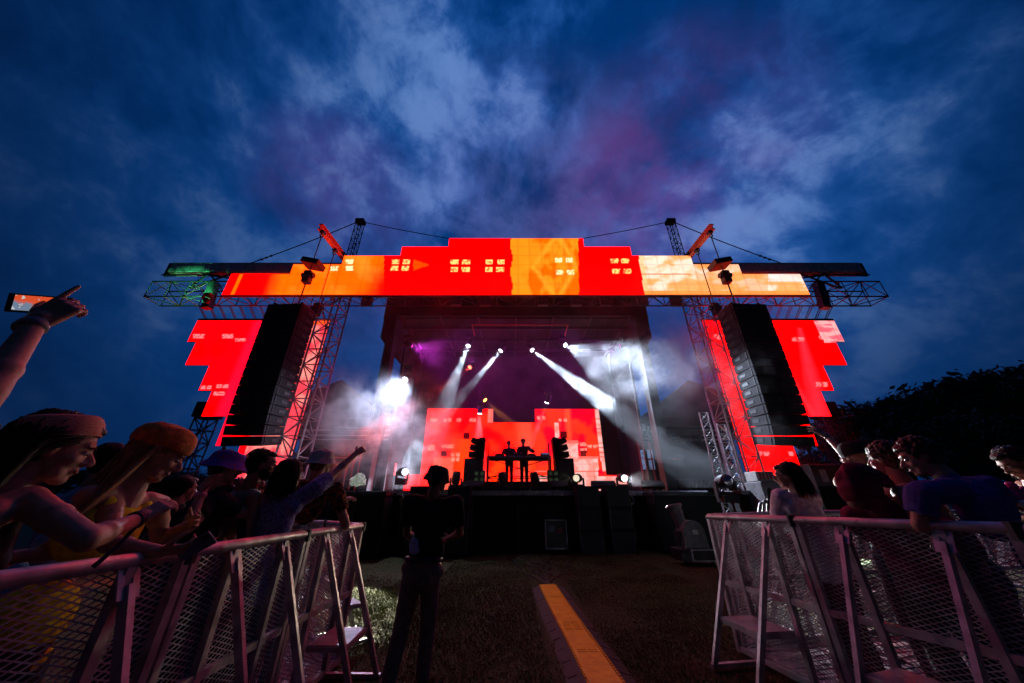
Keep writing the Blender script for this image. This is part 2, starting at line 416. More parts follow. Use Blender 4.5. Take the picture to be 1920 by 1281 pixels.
def p_right(u, v):
    n = N2(u, v, .012, 4); c = lerp((3.0, .0, .0), (6.0, .0, .0), ss(.3, .6, n))
    d = abs((u - 1500) - (v - 620) * .24 ); dd = 4 + (v - 600) * .14
    c = lerp(c, (1.55, .03, .06), max(0, 1 - d / dd) * .9 if 615 < v < 790 else 0)
    d = abs((u - 1440) - (v - 640) * .62); c = lerp(c, (1.5, .04, .07), max(0, 1 - d / 9) * .7 if 640 < v < 790 else 0)
    if u > 1525 + (v - 601) * .5 and v < 642: c = lerp((1.5, .16, .22), (1.4, .5, .5), ss(.4, .6, N2(u * .5, v * 2, .05)))
    for g in SGR:
        if abs(u - g[0]) < 6 and abs(v - g[1]) < 5: c = lerp(c, (1.5, .38, .4), glyph(u, v, g[0], g[1], 10, 8) * .65)
    return c
BG = [(809, 788), (816, 788), (835, 787), (843, 787), (860, 788), (883, 788), (888, 788), (806, 838), (812, 838), (806, 843), (812, 843), (832, 838), (840, 838), (848, 838), (849, 853), (858, 853), (849, 862), (858, 862),
      (1010, 783), (1020, 784), (1050, 788), (1060, 788), (1090, 833), (1096, 833), (1091, 843), (1097, 843), (1106, 838), (1116, 838)]
def p_back(u, v):
    n = N2(u, v, .02, 6); c = lerp((3.5, .0, .0), (5.5, .03, .005), ss(.35, .65, n))
    if u < 1003:
        t = ss(960, 985, u) * (1 - ss(990, 1003, u)) if v > 792 else 0; c = lerp(c, (1.6, .10, .05), t * .8)
        if 846 < u < 890 and v > 824: c = lerp(c, (1.75, .10, .0), .45)
        if 812 < u < 850 and v > 858: c = (1.6, .14, .08)
        if 914 < u < 926 and v < 792: c = (1.45, .20, .16)
        if 868 < u < 880 and 810 < v < 823: c = (.12, 0, 0)
        if 826 < u < 838 and 845 < v < 855: c = (.14, 0, 0)
        if 915 < u < 1003 and 858 < v < 905: c = lerp(c, (1.75, .09, 0), .6 * ss(.4, .6, N2(u, v, .05)))
    else:
        c = lerp((1.55, .0, .02), (1.7, .04, .01), ss(.4, .6, n))
        t = 1 - min(1, abs(u - 1065 - (v - 790) * .06) / 8); c = lerp(c, (1.7, .10, .03), max(0, t))
        cr = (1.2, .55, .50); cr = lerp(cr, (1.3, .34, .28), ss(.45, .6, N2(u, v, .06)))
        if 1114 < u - (v - 767) * .13 and u < 1140 and v < 885: c = cr if (v - 767) % 9 > 1.2 else (1, .16, .13)
        if 1040 < u < 1048 and 792 < v < 826: c = cr
        if (1043 < u < 1084 and v > 825) or (1043 < u < 1122 and v > 857) or (v > 893): c = cr
        if (1043 < u < 1084 and 825 < v < 831) or (1084 < u < 1122 and 857 < v < 861) or 882 < v < 886 and u < 1122: c = (1.45, .18, .14)
        if 1051 < u < 1063 and 809 < v < 821: c = (.12, 0, 0)
        if 1088 < u < 1100 and 846 < v < 856: c = (.2, .01, .01)
    for g in BG:
        if abs(u - g[0]) < 4 and abs(v - g[1]) < 4: c = lerp(c, (1.5, .7, .55), glyph(u, v, g[0], g[1], 7, 6) * .5)
    return c

# header wall: stepped like a skyline
HY = 13.2; Z0 = 10.46
head = thing('led_header', 'long stepped red and orange LED screen spanning above the stage opening', 'LED screen', (C0, HY, Z0))
ed = [(-14.22, -11.3, 1.25), (-11.3, -8.85, 1.86), (-8.85, -5.95, 2.42), (-5.95, -3.53, 3.02), (-3.53, 3.57, 3.60), (3.57, 5.97, 3.02), (5.97, 9.0, 2.42), (9.0, 11.3, 1.86), (11.3, 14.2, 1.25)]
led_wall(head, [(C0 + a, C0 + b, Z0, Z0 + h) for a, b, h in ed], HY, p_head)
mb = MB(); mb.bar((C0 - 14.2, HY + .05, Z0 - .05), (C0 + 14.2, HY + .05, Z0 - .05), .08, .09); mb.build('bottom_rail', BLK, head)
# side walls: saw-toothed outer edges
SY = 14.9
rows = [(16.65, 10.0, 8.78), (16.2, 8.78, 7.51), (15.0, 7.51, 6.21), (14.35, 6.21, 4.98), (13.2, 4.98, 3.69), (12.1, 3.69, 2.37)]
for sg, lab, pt in ((-1, 'saw-toothed red LED wall on the left wing, pinkish strip beside the tower', p_left), (1, 'saw-toothed red LED wall on the right wing with a pale upper corner', p_right)):
    t = thing('led_side_wall', lab, 'LED screen', (C0 + sg * 13, SY, 2.37), 'side LED walls')
    led_wall(t, [((C0 - a, C0 - 9.72, lo, hi) if sg < 0 else (C0 + 9.75, C0 + a, lo, hi)) for a, hi, lo in rows], SY, pt)
    mb = MB(); mb.bar((C0 + sg * 9.72, SY + .05, 10.07), (C0 + sg * 16.65, SY + .05, 10.07), .1, .12); mb.build('hanging_bar', BLK, t)
    for k in range(13):
        x = C0 + sg * (9.95 + k * .52)
        if 13.2 < abs(x - C0) < 13.4: pass
        mb = MB(); mb.path([(x - .02, 14.3, 10.52), (x + sg * .06, SY + .02, 10.14), (x + sg * .10, SY + .04, 10.11), (x + sg * .15, SY + .02, 10.14), (x + sg * .10, 14.3, 10.52)], .022, 5)
        mb.build('hanger', BLK, t)
# backdrop walls behind the performers
BY = 18.5
for lab, r in (('left red backdrop LED wall behind the speaker stack', [(-4.8, -1.07, 2.07, 6.27)]), ('low central red backdrop LED wall behind the two performers', [(-1.07, 1.29, 2.07, 5.5)]),
               ('right backdrop LED wall showing pale stepped blocks on red', [(1.29, 4.95, 2.07, 6.27)])):
    t = thing('led_backdrop', lab, 'LED screen', ((r[0][0] + r[0][1]) / 2, BY, 2.07), 'backdrop LED walls'); led_wall(t, r, BY, p_back)
t = thing('led_block', 'small red LED block stepping out at the left foot of the backdrop', 'LED screen', (-5.1, 18.2, 1.84), 'LED blocks'); led_wall(t, [(-5.5, -4.75, 1.84, 2.75)], 18.2, p_back)
t = thing('led_block', 'small pale LED block stepping out at the right foot of the backdrop', 'LED screen', (5.2, 17.6, 1.84), 'LED blocks'); led_wall(t, [(4.1, 5.75, 1.84, 2.7)], 17.6, p_back)

# ------------------------------------------------------------------ stage
DZ = 1.82
st = thing('stage', 'broad black stage deck with a pale metal front lip', 'stage', (C0, 12.3, 0))
mb = MB(); mb.box((C0, 16.2, DZ - .06), (13.0, 7.6, .12)); mb.build('deck', BLK, st)
LIP = mat('worn_metal_lip', (.33, .32, .36), .45, .6, .3, 10, .1)
mb = MB(); mb.box((C0, 12.37, DZ - .075), (13.0, .05, .15)); mb.build('front_lip', LIP, st)
mb = MB(); mb.box((C0, 12.62, .85), (13.0, .06, 1.66)); mb.build('skirt', CLOTHBLK, st)
for k in range(9):
    mb = MB(); mb.tube((C0 - 6.2 + k * 1.55, 12.55, 0), (C0 - 6.2 + k * 1.55, 12.55, 1.72), .03); mb.build('scaffold_leg', STEEL, st)
mb = MB(); mb.box((C0 + .1, 15.35, 2.02), (4.6, 2.6, .38)); mb.build('riser', BLK, st)
# roof
rf = thing('stage_roof', 'black box roof over the stage carried on dark columns', 'stage roof', (C0, 14, 0))
mb = MB(); mb.box((C0, 17.1, 9.95), (13.2, 5.8, .12)); mb.build('ceiling', CLOTHBLK, rf)
for sg in (-1, 1):
    x = C0 + sg * 6.55
    mb = MB(); mb.prism([(x, 14.1, 9.88), (x, 14.1, 8.6), (x - sg * .42, 14.1, 8.05), (x - sg * .62, 14.1, 8.05), (x - sg * .62, 14.1, 9.88)], (0, 5.6, 0)); mb.build('side_valance', CLOTHBLK, rf)
    mb = MB(); mb.bar((C0 + sg * 5.95, 14.0, 0), (C0 + sg * 5.95, 14.0, 8.6), .38, .5); mb.build('column', BLK, rf)
    mb = MB(); mb.bar((C0 + sg * 5.35, 14.3, DZ), (C0 + sg * 5.35, 14.3, 8.2), .1, .1); mb.build('column', STEEL, rf)
    mb = MB(); mb.bar((C0 + sg * 6.0, 18.8, 0), (C0 + sg * 6.0, 18.8, 9.8), .4, .4); mb.build('column', BLK, rf)
    mb = MB(); mb.box((C0 + sg * 6.1, 17.4, 5.2), (.05, 2.4, 6.7)); mb.build('side_drape', CLOTHBLK, rf)
mb = MB(); mb.box((C0, 19.4, 5.4), (13.0, .06, 9.0)); mb.build('back_drape', CLOTHBLK, rf)
mb = MB(); mb.box((C0, 14.38, 10.55), (13.4, .05, 1.5)); mb.build('front_valance', CLOTHBLK, rf)
mb = MB()
for yy in (15.2, 16.6, 18.0): mb.bar((C0 - 6, yy, 9.7), (C0 + 6, yy, 9.7), .12, .12)
for k in range(7): mb.bar((C0 - 5.7 + 1.9 * k, 14.2, 9.82), (C0 - 5.7 + 1.9 * k, 19.2, 9.82), .08, .08)
mb.build('roof_bar', STEEL, rf)
RAIL = mat('red_edge_bar', (.5, .08, .08), .5)
mb = MB(); mb.bar((C0 - 2.2, 14.35, 9.45), (C0 + 2.6, 14.35, 9.45), .05, .05); mb.bar((C0 - 2.2, 14.35, 9.45), (C0 - 2.1, 14.9, 9.1), .05); mb.bar((C0 + 2.6, 14.35, 9.45), (C0 + 2.5, 14.9, 9.1), .05); mb.build('front_batten', RAIL, rf)
# long truss under the header, and wing beams above it
tr = thing('lighting_truss', 'long dark box truss running below the header screen and past both wings', 'truss', (C0, 13.8, 10.5))
lattice(tr, (C0 - 18.2, 13.83, 10.95), (C0 + 18.2, 13.83, 10.95), .9, .86, .95, .036, .022, STEEL, (0, 0, 1))
for sg in (-1, 1):
    mb = MB(); mb.tube((C0 + sg * 15.6, 13.9, 12.2), (C0 + sg * 18.6, 13.9, 12.2), .035); mb.tube((C0 + sg * 16.4, 13.6, 11.4), (C0 + sg * 16.1, 13.9, 12.25), .03); mb.build('guard_pipe', STEEL, tr)
PLATE = mat('grey_steel_plate', (.55, .55, .60), .5, .25, .25, 4)
for sg, lab in ((-1, 'riveted steel box beam sticking out past the left end of the header'), (1, 'riveted steel box beam sticking out past the right end of the header')):
    t = thing('roof_beam', lab, 'beam', (C0 + sg * 9, 14.1, 12.7), 'roof wing beams')
    mb = MB(); mb.bevbox((C0 + sg * 13.6, 14.1, 12.7), (9.6, .42, .62), .02); mb.build('beam', PLATE, t)
    mb = MB(); mb.bar((C0 + sg * 18.42, 14.1, 12.28), (C0 + sg * 18.46, 14.1, 13.12), .62, .1); mb.build('end_plate', STEEL, t)
    mb = MB()
    for k in range(12):
        for z in (12.5, 12.92): mb.tube((C0 + sg * (9.4 + k * .78), 13.88, z), (C0 + sg * (9.4 + k * .78), 13.86, z), .035)
    mb.build('bolt', LIP, t)
    mb = MB()
    for a, b in (((15.0, 12.4), (16.8, 11.4)), ((16.3, 12.4), (15.2, 11.4)), ((16.3, 12.4), (16.9, 11.4)), ((14.6, 12.0), (16.6, 12.3))): mb.bar((C0 + sg * a[0], 14, a[1]), (C0 + sg * b[0], 14, b[1]), .07)
    mb.bar((C0 + sg * 15.2, 13.5, 11.4), (C0 + sg * 15.0, 13.55, 9.9), .36, .3); mb.build('brace', STEEL, t)
# towers with thin masts through the roof
for sg, lab in ((-1, 'aluminium lattice tower left of the stage opening, rising to a thin mast'), (1, 'aluminium lattice tower right of the stage opening, rising to a thin mast')):
    x = C0 + sg * 9.05
    t = thing('lattice_tower', lab, 'tower', (x, 13.9, 0), 'stage towers')
    lattice(t, (x, 13.95, 0), (x, 13.95, 11.6), .86, .86, .8, .045, .027, ALU)
    lattice(t, (x, 14.1, 11.6), (x, 14.1, 16.1), .34, .34, .34, .022, .012, STEEL, chord='mast_chord', brace='mast_bracing')
    mb = MB(); mb.bevbox((x, 14.1, 16.2), (.5, .4, .22), .03); mb.tube((x - .3, 14.1, 16.15), (x + .3, 14.1, 16.15), .08); mb.build('mast_head', STEEL, t)
    mb = MB(); mb.box((x, 13.95, 1.0), (1.5, 1.5, 2.0)); mb.build('ballast_base', CLOTHBLK, t)
# stay cables
def cable(name, label, pts, r, cat='cable', group=None, m=CABLE, sag=0):
    P2 = []
    for i in range(len(pts) - 1):
        a, b = Vector(pts[i]), Vector(pts[i + 1]); n = 10
        for k in range(n + (1 if i == len(pts) - 2 else 0)):
            q = a.lerp(b, k / n); q.z -= sag * 4 * (k / n) * (1 - k / n); P2.append(q)
    mb = MB(); mb.path(P2, r, 6); o = mb.build(name, m, off=pts[0]); o.location = pts[0]; return tag(o, label, cat, group)
for sg, sd in ((-1, 'left'), (1, 'right')):
    x = C0 + sg * 9.05
    c = cable('stay_cable', 'thin stay cable from the %s mast head down to the %s wing beam' % (sd, sd), [(x + sg * .25, 14.1, 16.15), (C0 + sg * 14.6, 14.1, 13.05)], .028, group='stay cables', sag=.1)
    mb = MB(); p = Vector((C0 + sg * 13.9, 14.1, 13.4)); d = Vector((sg * 5.5, 0, -3.1)).normalized()
    for k in range(3): mb.ell(p - d * .25 * k, (.09, .05, .06))
    mb.build('turnbuckle', STEEL, c)
    cable('stay_cable', 'thin stay cable from the %s mast head inward to the top of the header' % sd, [(x - sg * .25, 14.1, 16.15), (C0 + sg * .7, 14.1, 14.3)], .022, group='stay cables', sag=.1)
    # jib poking forward over the header
    REDB = mat('red_painted_beam', (.60, .12, .09), .5, .0)
    j = thing('jib_beam', 'steel jib poking forward over the %s end of the header, holding a speaker hang' % sd, 'beam', (C0 + sg * 8.95, 14, 13.3), 'jib beams')
    mb = MB(); a, b = Vector((C0 + sg * 8.95, 14.2, 12.98)), Vector((C0 + sg * 9.12, 11.3, 12.98))
    mb.bar(a + Vector((0, 0, .14)), b + Vector((0, 0, .14)), .22, .04); mb.bar(a - Vector((0, 0, .14)), b - Vector((0, 0, .14)), .22, .04); mb.bar(a, b, .04, .24); mb.build('beam', REDB, j)
    for yy in (11.5, 12.7):
        mb = MB(); mb.box((C0 + sg * 9.05, yy, 12.77), (.2, .18, .14)); mb.path([(C0 + sg * 9.05, yy, 12.72), (C0 + sg * 9.13, yy, 12.6), (C0 + sg * 9.05, yy, 12.47), (C0 + sg * 8.97, yy, 12.56)], .035, 6); mb.build('shackle', STEEL, j)
    for yy, zb, lb, big in ((11.5, 10.3, 'front chain hoist with a flat cover hanging over the %s speaker array' % sd, 1), (12.7, 9.4, 'rear chain hoist hanging close behind the %s speaker array' % sd, 0)):
        h = thing('chain_hoist', lb, 'hoist', (C0 + sg * 9.05, yy, zb), 'chain hoists')
        mb = MB(); mb.tube((C0 + sg * 9.05, yy, 12.52), (C0 + sg * 9.05, yy, zb + .3), .022, n=6); mb.build('chain', CABLE, h)
        mb = MB(); mb.bevbox((C0 + sg * 9.05, yy, zb - .1), (.32, .3, .62), .06); mb.tube((C0 + sg * 9.05 - .25, yy, zb), (C0 + sg * 9.05 + .25, yy, zb), .12, n=12); mb.build('motor', BLK, h)
        mb = MB(); mb.path([(C0 + sg * 9.05, yy, zb - .4), (C0 + sg * 9.05, yy, 8.75)], .03, 6); mb.build('hook_chain', CABLE, h)
        if big:
            rt = Matrix.Rotation(R(-12 * sg), 3, 'Y'); mb = MB(); mb.bevbox((C0 + sg * 9.0, yy, zb + .62), (.78, .62, .26), .03, rt); mb.build('cover', BLK, h)
# line arrays
def line_array(sg):
    base = Vector((C0 + sg * 9.18, 11.5, 8.55)); rz = Matrix.Rotation(R(3 * sg), 4, 'Z')
    t = thing('line_array', ('tall black hanging speaker array on the left, red strip showing beside it' if sg < 0 else 'tall black hanging speaker array on the right, smoke drifting across it'), 'speaker array', base, 'speaker arrays')
    def put(mb, name, m, par, M): 
        mb.v = [tuple(base + (rz @ (M @ Vector(p)))) for p in mb.v]; return mb.build(name, m, par)
    mb = MB(); mb.bar((-.55, -.35, .08), (-.55, .45, .08), .1, .12); mb.bar((.55, -.35, .08), (.55, .45, .08), .1, .12); mb.bar((-.6, 0, .12), (.6, 0, .12), .12, .12); put(mb, 'fly_bar', BLK, t, Matrix.Identity(4))
    y, z, a = 0.0, 0.0, 0.0; H = .335
    for k in range(16):
        a += R(.15 if k < 10 else .5 if k < 13 else 2.6)
        M = Matrix.Translation((0, y, z)) @ Matrix.Rotation(a, 4, 'X')
        mb = MB(); mb.prism([(-.70, -.48, -.012), (-.70, -.48, -H + .012), (-.70, .46, -H + .022), (-.70, .46, -.022)], (1.40, 0, 0)); c = put(mb, 'cabinet', CAB, t, M)
        mb = MB(); mb.bevbox((-.345, -.492, -H / 2), (.64, .018, H - .06), .004); mb.bevbox((.345, -.492, -H / 2), (.64, .018, H - .06), .004); put(mb, 'grille', GRILL, c, M)
        for s in (-1, 1):
            mb = MB(); mb.bevbox((s * .712, .12, -H / 2), (.02, .30, .12), .004); put(mb, 'rigging_plate', BLK, c, M)
            mb = MB(); mb.bar((s * .712, -.36, -.03), (s * .712, -.36, -H + .03), .03, .02); put(mb, 'rigging_bar', BLK, c, M)
        y += math.sin(a) * H; z -= math.cos(a) * H
    return t
for sg in (-1, 1): line_array(sg)
# ------------------------------------------------------------------ lamps: moving heads with their real spot lights
def look_rot(d):
    return Vector(d).normalized().to_track_quat('-Z', 'Y').to_matrix()
def moving_head(pos, d, label, lens, hang=True, s=1.0, group='moving head lamps', spot=None):
    pos = Vector(pos); d = Vector(d).normalized(); up = 1 if hang else -1
    t = thing('moving_head', label, 'stage light', pos, group)
    mb = MB(); mb.bevbox(pos + Vector((0, 0, .36 * up)) * s, (.36 * s, .32 * s, .14 * s), .02)
    if hang: mb.path([pos + Vector((0, 0, .43 * s)), pos + Vector((0, 0, .55 * s))], .03 * s)
    mb.build('base', BLK, t)
    side = d.cross(Vector((0, 0, 1))); side = side.normalized() if side.length > .05 else Vector((1, 0, 0))
    mb = MB()
    for k in (-1, 1): mb.bar(pos + side * .2 * k * s, pos + side * .2 * k * s + Vector((0, 0, .30 * up * s)), .05 * s, .12 * s)
    mb.bar(pos - side * .22 * s + Vector((0, 0, .27 * up * s)), pos + side * .22 * s + Vector((0, 0, .27 * up * s)), .06 * s, .12 * s); mb.build('yoke', BLK, t)
    rt = look_rot(d)
    mb = MB(); mb.lathe(pos, [(.06 * s, .24 * s), (.14 * s, .18 * s), (.155 * s, .0), (.145 * s, -.16 * s), (.13 * s, -.22 * s)], rt, 16); h = mb.build('head', BLK, t, True)
    mb = MB(); mb.lathe(pos, [(.115 * s, -.222 * s), (.10 * s, -.236 * s), (.01 * s, -.242 * s)], rt, 16); mb.build('lens', lens, h, True)
    if spot:
        c, e, ang, bl = spot
        l = bpy.data.lights.new('lamp_beam', 'SPOT'); l.energy = e; l.color = c; l.spot_size = R(ang); l.spot_blend = bl; l.shadow_soft_size = .06
        o = bpy.data.objects.new('lamp_beam', l); col.objects.link(o); o.parent = t; o.location = d * .30 * s; o.rotation_euler = rt.to_euler()
    return t
CW = (.64, .78, 1.0)
def beam(a, b, label, lens, c, e, ang, bl=.35, s=1.0):
    p, q = W(*a), W(*b); moving_head(p, q - p, label, lens, True, s, spot=(c, e, ang, bl))
EB = 1.0
beam((943, 653, 16), (868, 740, 15.2), 'moving head throwing a narrow white beam down to the left, above the performers', LENS, CW, 70000 * EB, 9)
beam((885, 686, 17), (815, 735, 15), 'moving head throwing a red beam down to the left', LENSR, (1, .06, .03), 24000 * EB, 9)
beam((880, 643, 16), (866, 678, 15.65), 'moving head with a short bright white flare, highest on the left of the roof', LENS, CW, 60000 * EB, 15)
beam((765, 705, 13.3), (688, 800, 12.0), 'moving head glaring white inside the thick smoke on the left', LENS, (.60, .72, 1.0), 1700 * EB, 130, 1.0)
beam((993, 653, 16), (1135, 757, 13.8), 'moving head throwing a strong white beam down to the right, right of the middle', LENS, CW, 300000 * EB, 10)
beam((1055, 645, 16), (1175, 700, 13.4), 'moving head throwing a broad white glare to the right under the roof', LENS, CW, 15000 * EB, 46, .6)
beam((905, 746, 17.6), (962, 800, 16.8), 'small lamp throwing an orange beam down to the right over the backdrop', LENSO, (1, .3, .04), 16000 * EB, 16)
beam((1028, 748, 17), (985, 860, 17.6), 'small lamp throwing a white beam down to the left over the right backdrop', LENS, CW, 26000 * EB, 12)
beam((900, 768, 17.6), (893, 870, 17.9), 'small lamp throwing a white cone straight down over the left backdrop', LENS, CW, 16000 * EB, 30, .3)
# ------------------------------------------------------------------ smoke hanging in the stage
def smoke_box(name, lo, hi, base, blobs, ns, colr=(.9, .9, .92), an=.25):
    m = bpy.data.materials.new(name); m.use_nodes = True; t = NT(m.node_tree); t.t.nodes.clear()
    co = t.n('ShaderNodeTexCoord').outputs['Object']
    n = t.math('ADD', t.math('MULTIPLY', t.noise(co, ns, 4, .6, .6), .62), t.math('MULTIPLY', t.noise(co, ns * 3.1, 3, .6, .8), .38))
    d = None
    for c, r, a in blobs:
        v = t.vmath('DIVIDE', t.vmath('SUBTRACT', co, c), r); L = t.vmath('LENGTH', v)
        f = t.math('MULTIPLY', t.math('SUBTRACT', 1.0, t.smooth(L, .15, 1.0)), a); d = f if d is None else t.math('ADD', d, f)
    cl = t.smooth(n, .44, .60)
    sz = t.n('ShaderNodeSeparateXYZ'); t.put(sz.inputs[0], co); zf = t.math('ADD', t.math('MULTIPLY', t.smooth(sz.outputs[2], 5.0, 8.2), .80), .30)
    dens = t.math('ADD', t.math('MULTIPLY', d, cl), t.math('MULTIPLY', t.math('MULTIPLY', t.math('ADD', cl, .25), base), zf)) if d is not None else t.math('MULTIPLY', t.math('ADD', cl, .25), base)
    pv = t.n('ShaderNodeVolumePrincipled'); pv.inputs['Color'].default_value = (*colr, 1); pv.inputs['Anisotropy'].default_value = an
    t.put(pv.inputs['Density'], dens); o = t.n('ShaderNodeOutputMaterial'); t.put(o.inputs['Volume'], pv.outputs[0])
    mb = MB(); mb.box([(a + b) / 2 for a, b in zip(lo, hi)], [b - a for a, b in zip(lo, hi)])
    ob = mb.build(name, m); tag(ob, kind='stuff'); return ob
sm = smoke_box('stage_smoke', (-10.5, 10.6, 1.9), (12.0, 19.3, 10.3), .018,
    [((-4.4, 12.6, 4.0), (3.2, 1.9, 2.9), .62), ((-6.7, 12.9, 4.6), (2.4, 1.9, 2.5), .44), ((7.4, 13.8, 7.0), (4.2, 2.8, 2.8), .40), ((9.3, 11.4, 5.2), (2.2, 1.6, 2.6), .22), ((-4.5, 15.5, 8.5), (4, 3, 2), .05), ((2.9, 14.6, 6.6), (1.3, 1.3, 1.2), .16), ((3.8, 13.95, 5.6), (1.0, 1.0, 1.0), .16), ((-1.2, 15.4, 7.6), (1.1, 1.2, 1.2), .12), ((-2.4, 15.8, 8.6), (.8, .9, .9), .16)], .85)
S.cycles.volume_step_rate = .4; S.cycles.volume_max_steps = 128
# ------------------------------------------------------------------ crowd barriers
def barrier(a, b, label, group, strut_side=1, plate=True):
    """a, b: ground points of the two ends; the struts stand on the right-hand side of a->b when strut_side is 1"""
    a = Vector((a[0], a[1], gz(*a))); b = Vector((b[0], b[1], gz(*b))); L = (b - a).length; t = (b - a).normalized()
    n = Vector((t.y, -t.x, 0)).normalized() * strut_side; up = Vector((0, 0, 1)); H = 1.235
    th = thing('crowd_barrier', label, 'barrier', a, group)
    def P(s, o, z): return a + t * s + n * o + up * z
    mb = MB(); mb.path([P(.004, 0, H - .02), P(.03, 0, H - .006), P(L - .03, 0, H - .006), P(L - .004, 0, H - .02)], [.026, .031, .031, .026], 12); mb.build('top_rail', ALUB, th, True)
    ps = (.03, .29 * L, .74 * L, L - .03)
    for s in ps:
        mb = MB(); mb.bar(P(s, 0, .02), P(s, 0, H - .03), .042, .042, t); mb.build('post', ALUB, th)
    for z in (.05, .60):
        mb = MB(); mb.bar(P(.05, -.002, z), P(L - .05, -.002, z), .035, .045); mb.build('cross_rail', ALUB, th)
    mb = MB(); dl, dh = .064, .027; z0, z1 = .06, H - .04; k = dh / dl
    for fam in (1, -1):
        i0 = int((z0 - z1 - L * k) / dh) - 2; i1 = int((z1 + L * k) / dh) + 2
        for i in range(i0, i1):
            c = i * dh; s_lo, s_hi = .04, L - .04
            f = (lambda s: c + fam * k * s)
            sa, sb = s_lo, s_hi
            for zc in (z0, z1):
                s_at = (zc - c) / (fam * k)
                if fam > 0: sa, sb = (max(sa, s_at), sb) if zc == z0 else (sa, min(sb, s_at))
                else: sa, sb = (sa, min(sb, s_at)) if zc == z0 else (max(sa, s_at), sb)
            if sb - sa > .02: mb.bar(P(sa, -.026 + .001 * fam, f(sa)), P(sb, -.026 + .001 * fam, f(sb)), .0056, .0028, n)
    mb.build('expanded_mesh', ALUB, th)
    for s in (.29 * L, .74 * L):
        mb = MB(); mb.bar(P(s, .030, H - .10), P(s, .50, .03), .046, .030, t); mb.build('strut', ALUB, th)
        mb = MB()
        for q in (-1, 1): mb.bar(P(s + .032 * q, .0, H - .03), P(s + .032 * q, .055, H - .15), .008, .03, t)
        mb.build('hinge', ALUB, th)
        mb = MB(); mb.bar(P(s, .03, .035), P(s, .53, .03), .045, .035); mb.build('foot_bar', ALUB, th)
    mb = MB(); z = .385; o1 = .355; s1, s2 = .29 * L + .03, .74 * L - .03
    mb.add([P(s1, .03, z), P(s2, .03, z), P(s2, o1, z), P(s1, o1, z), P(s1, .03, z + .006), P(s2, .03, z + .006), P(s2, o1, z + .006), P(s1, o1, z + .006)], [(0, 1, 2, 3), (7, 6, 5, 4), (0, 4, 5, 1), (1, 5, 6, 2), (2, 6, 7, 3), (3, 7, 4, 0)])
    mb.bar(P(s1 - .02, o1 - .01, z - .02), P(s2 + .02, o1 - .01, z - .02), .03, .04)
    for s in (s1, s2): mb.bar(P(s, .03, z - .02), P(s, o1 - .02, z - .02), .025, .035)
    mb.build('step', ALUB, th)
    if plate:
        mb = MB(); mb.prism([P(.02, -.04, .022), P(L - .02, -.04, .022), P(L - .02, -1.0, .012), P(.02, -1.0, .012)], (0, 0, .006)); 
        for q in range(5): mb.bar(P(.03, -.14 - .19 * q, .034), P(L - .03, -.14 - .19 * q, .034), .02, .006)
        mb.build('tread_plate', ALUB, th)
    mb = MB(); mb.tube(P(L - .01, 0, H - .06), P(L - .01, 0, H + .028), .040, n=10); mb.build('clamp', BLK, th)
GL, GR, GF = 'barriers along the left side of the aisle', 'barriers along the right side of the aisle', 'barriers along the front of the crowd'
LB = [(-1.75, 4.40), (-1.76, 3.25), (-1.74, 2.10), (-1.78, .95)]
for k, lb in enumerate(('far section of left aisle barrier, its end standing on the lit grass', 'middle section of left aisle barrier in front of the blue patterned shirt', 'nearest section of left aisle barrier under the leaning women')):
    barrier(LB[k + 1], LB[k], lb, GL, 1)
RB = [(2.31, 4.40), (2.45, 3.25), (2.80, 2.08), (3.15, .95)]
for k, lb in enumerate(('far section of right aisle barrier, next to the black lamp on its case', 'middle section of right aisle barrier in front of the hooded person', 'nearest section of right aisle barrier at the edge of the picture')):
    barrier(RB[k], RB[k + 1], lb, GR, 1)
barrier((-1.80, 4.45), (-2.62, 5.30), 'barrier section turning back from the far end of the left aisle barrier', GF, 1)
barrier((-2.66, 5.32), (-3.80, 5.55), 'barrier section in front of the left crowd, hidden behind the white bucket hat', GF, 1)
for k, lb in enumerate(('front barrier section in front of the person in the white shirt', 'front barrier section behind the hooded person', 'front barrier section behind the man in the blue shirt', 'front barrier section at the right edge, under the pink toy')):
    barrier((2.40 + 1.16 * k, 4.46 + .18 * k), (3.54 + 1.16 * k, 4.62 + .18 * k), lb, GF, -1)

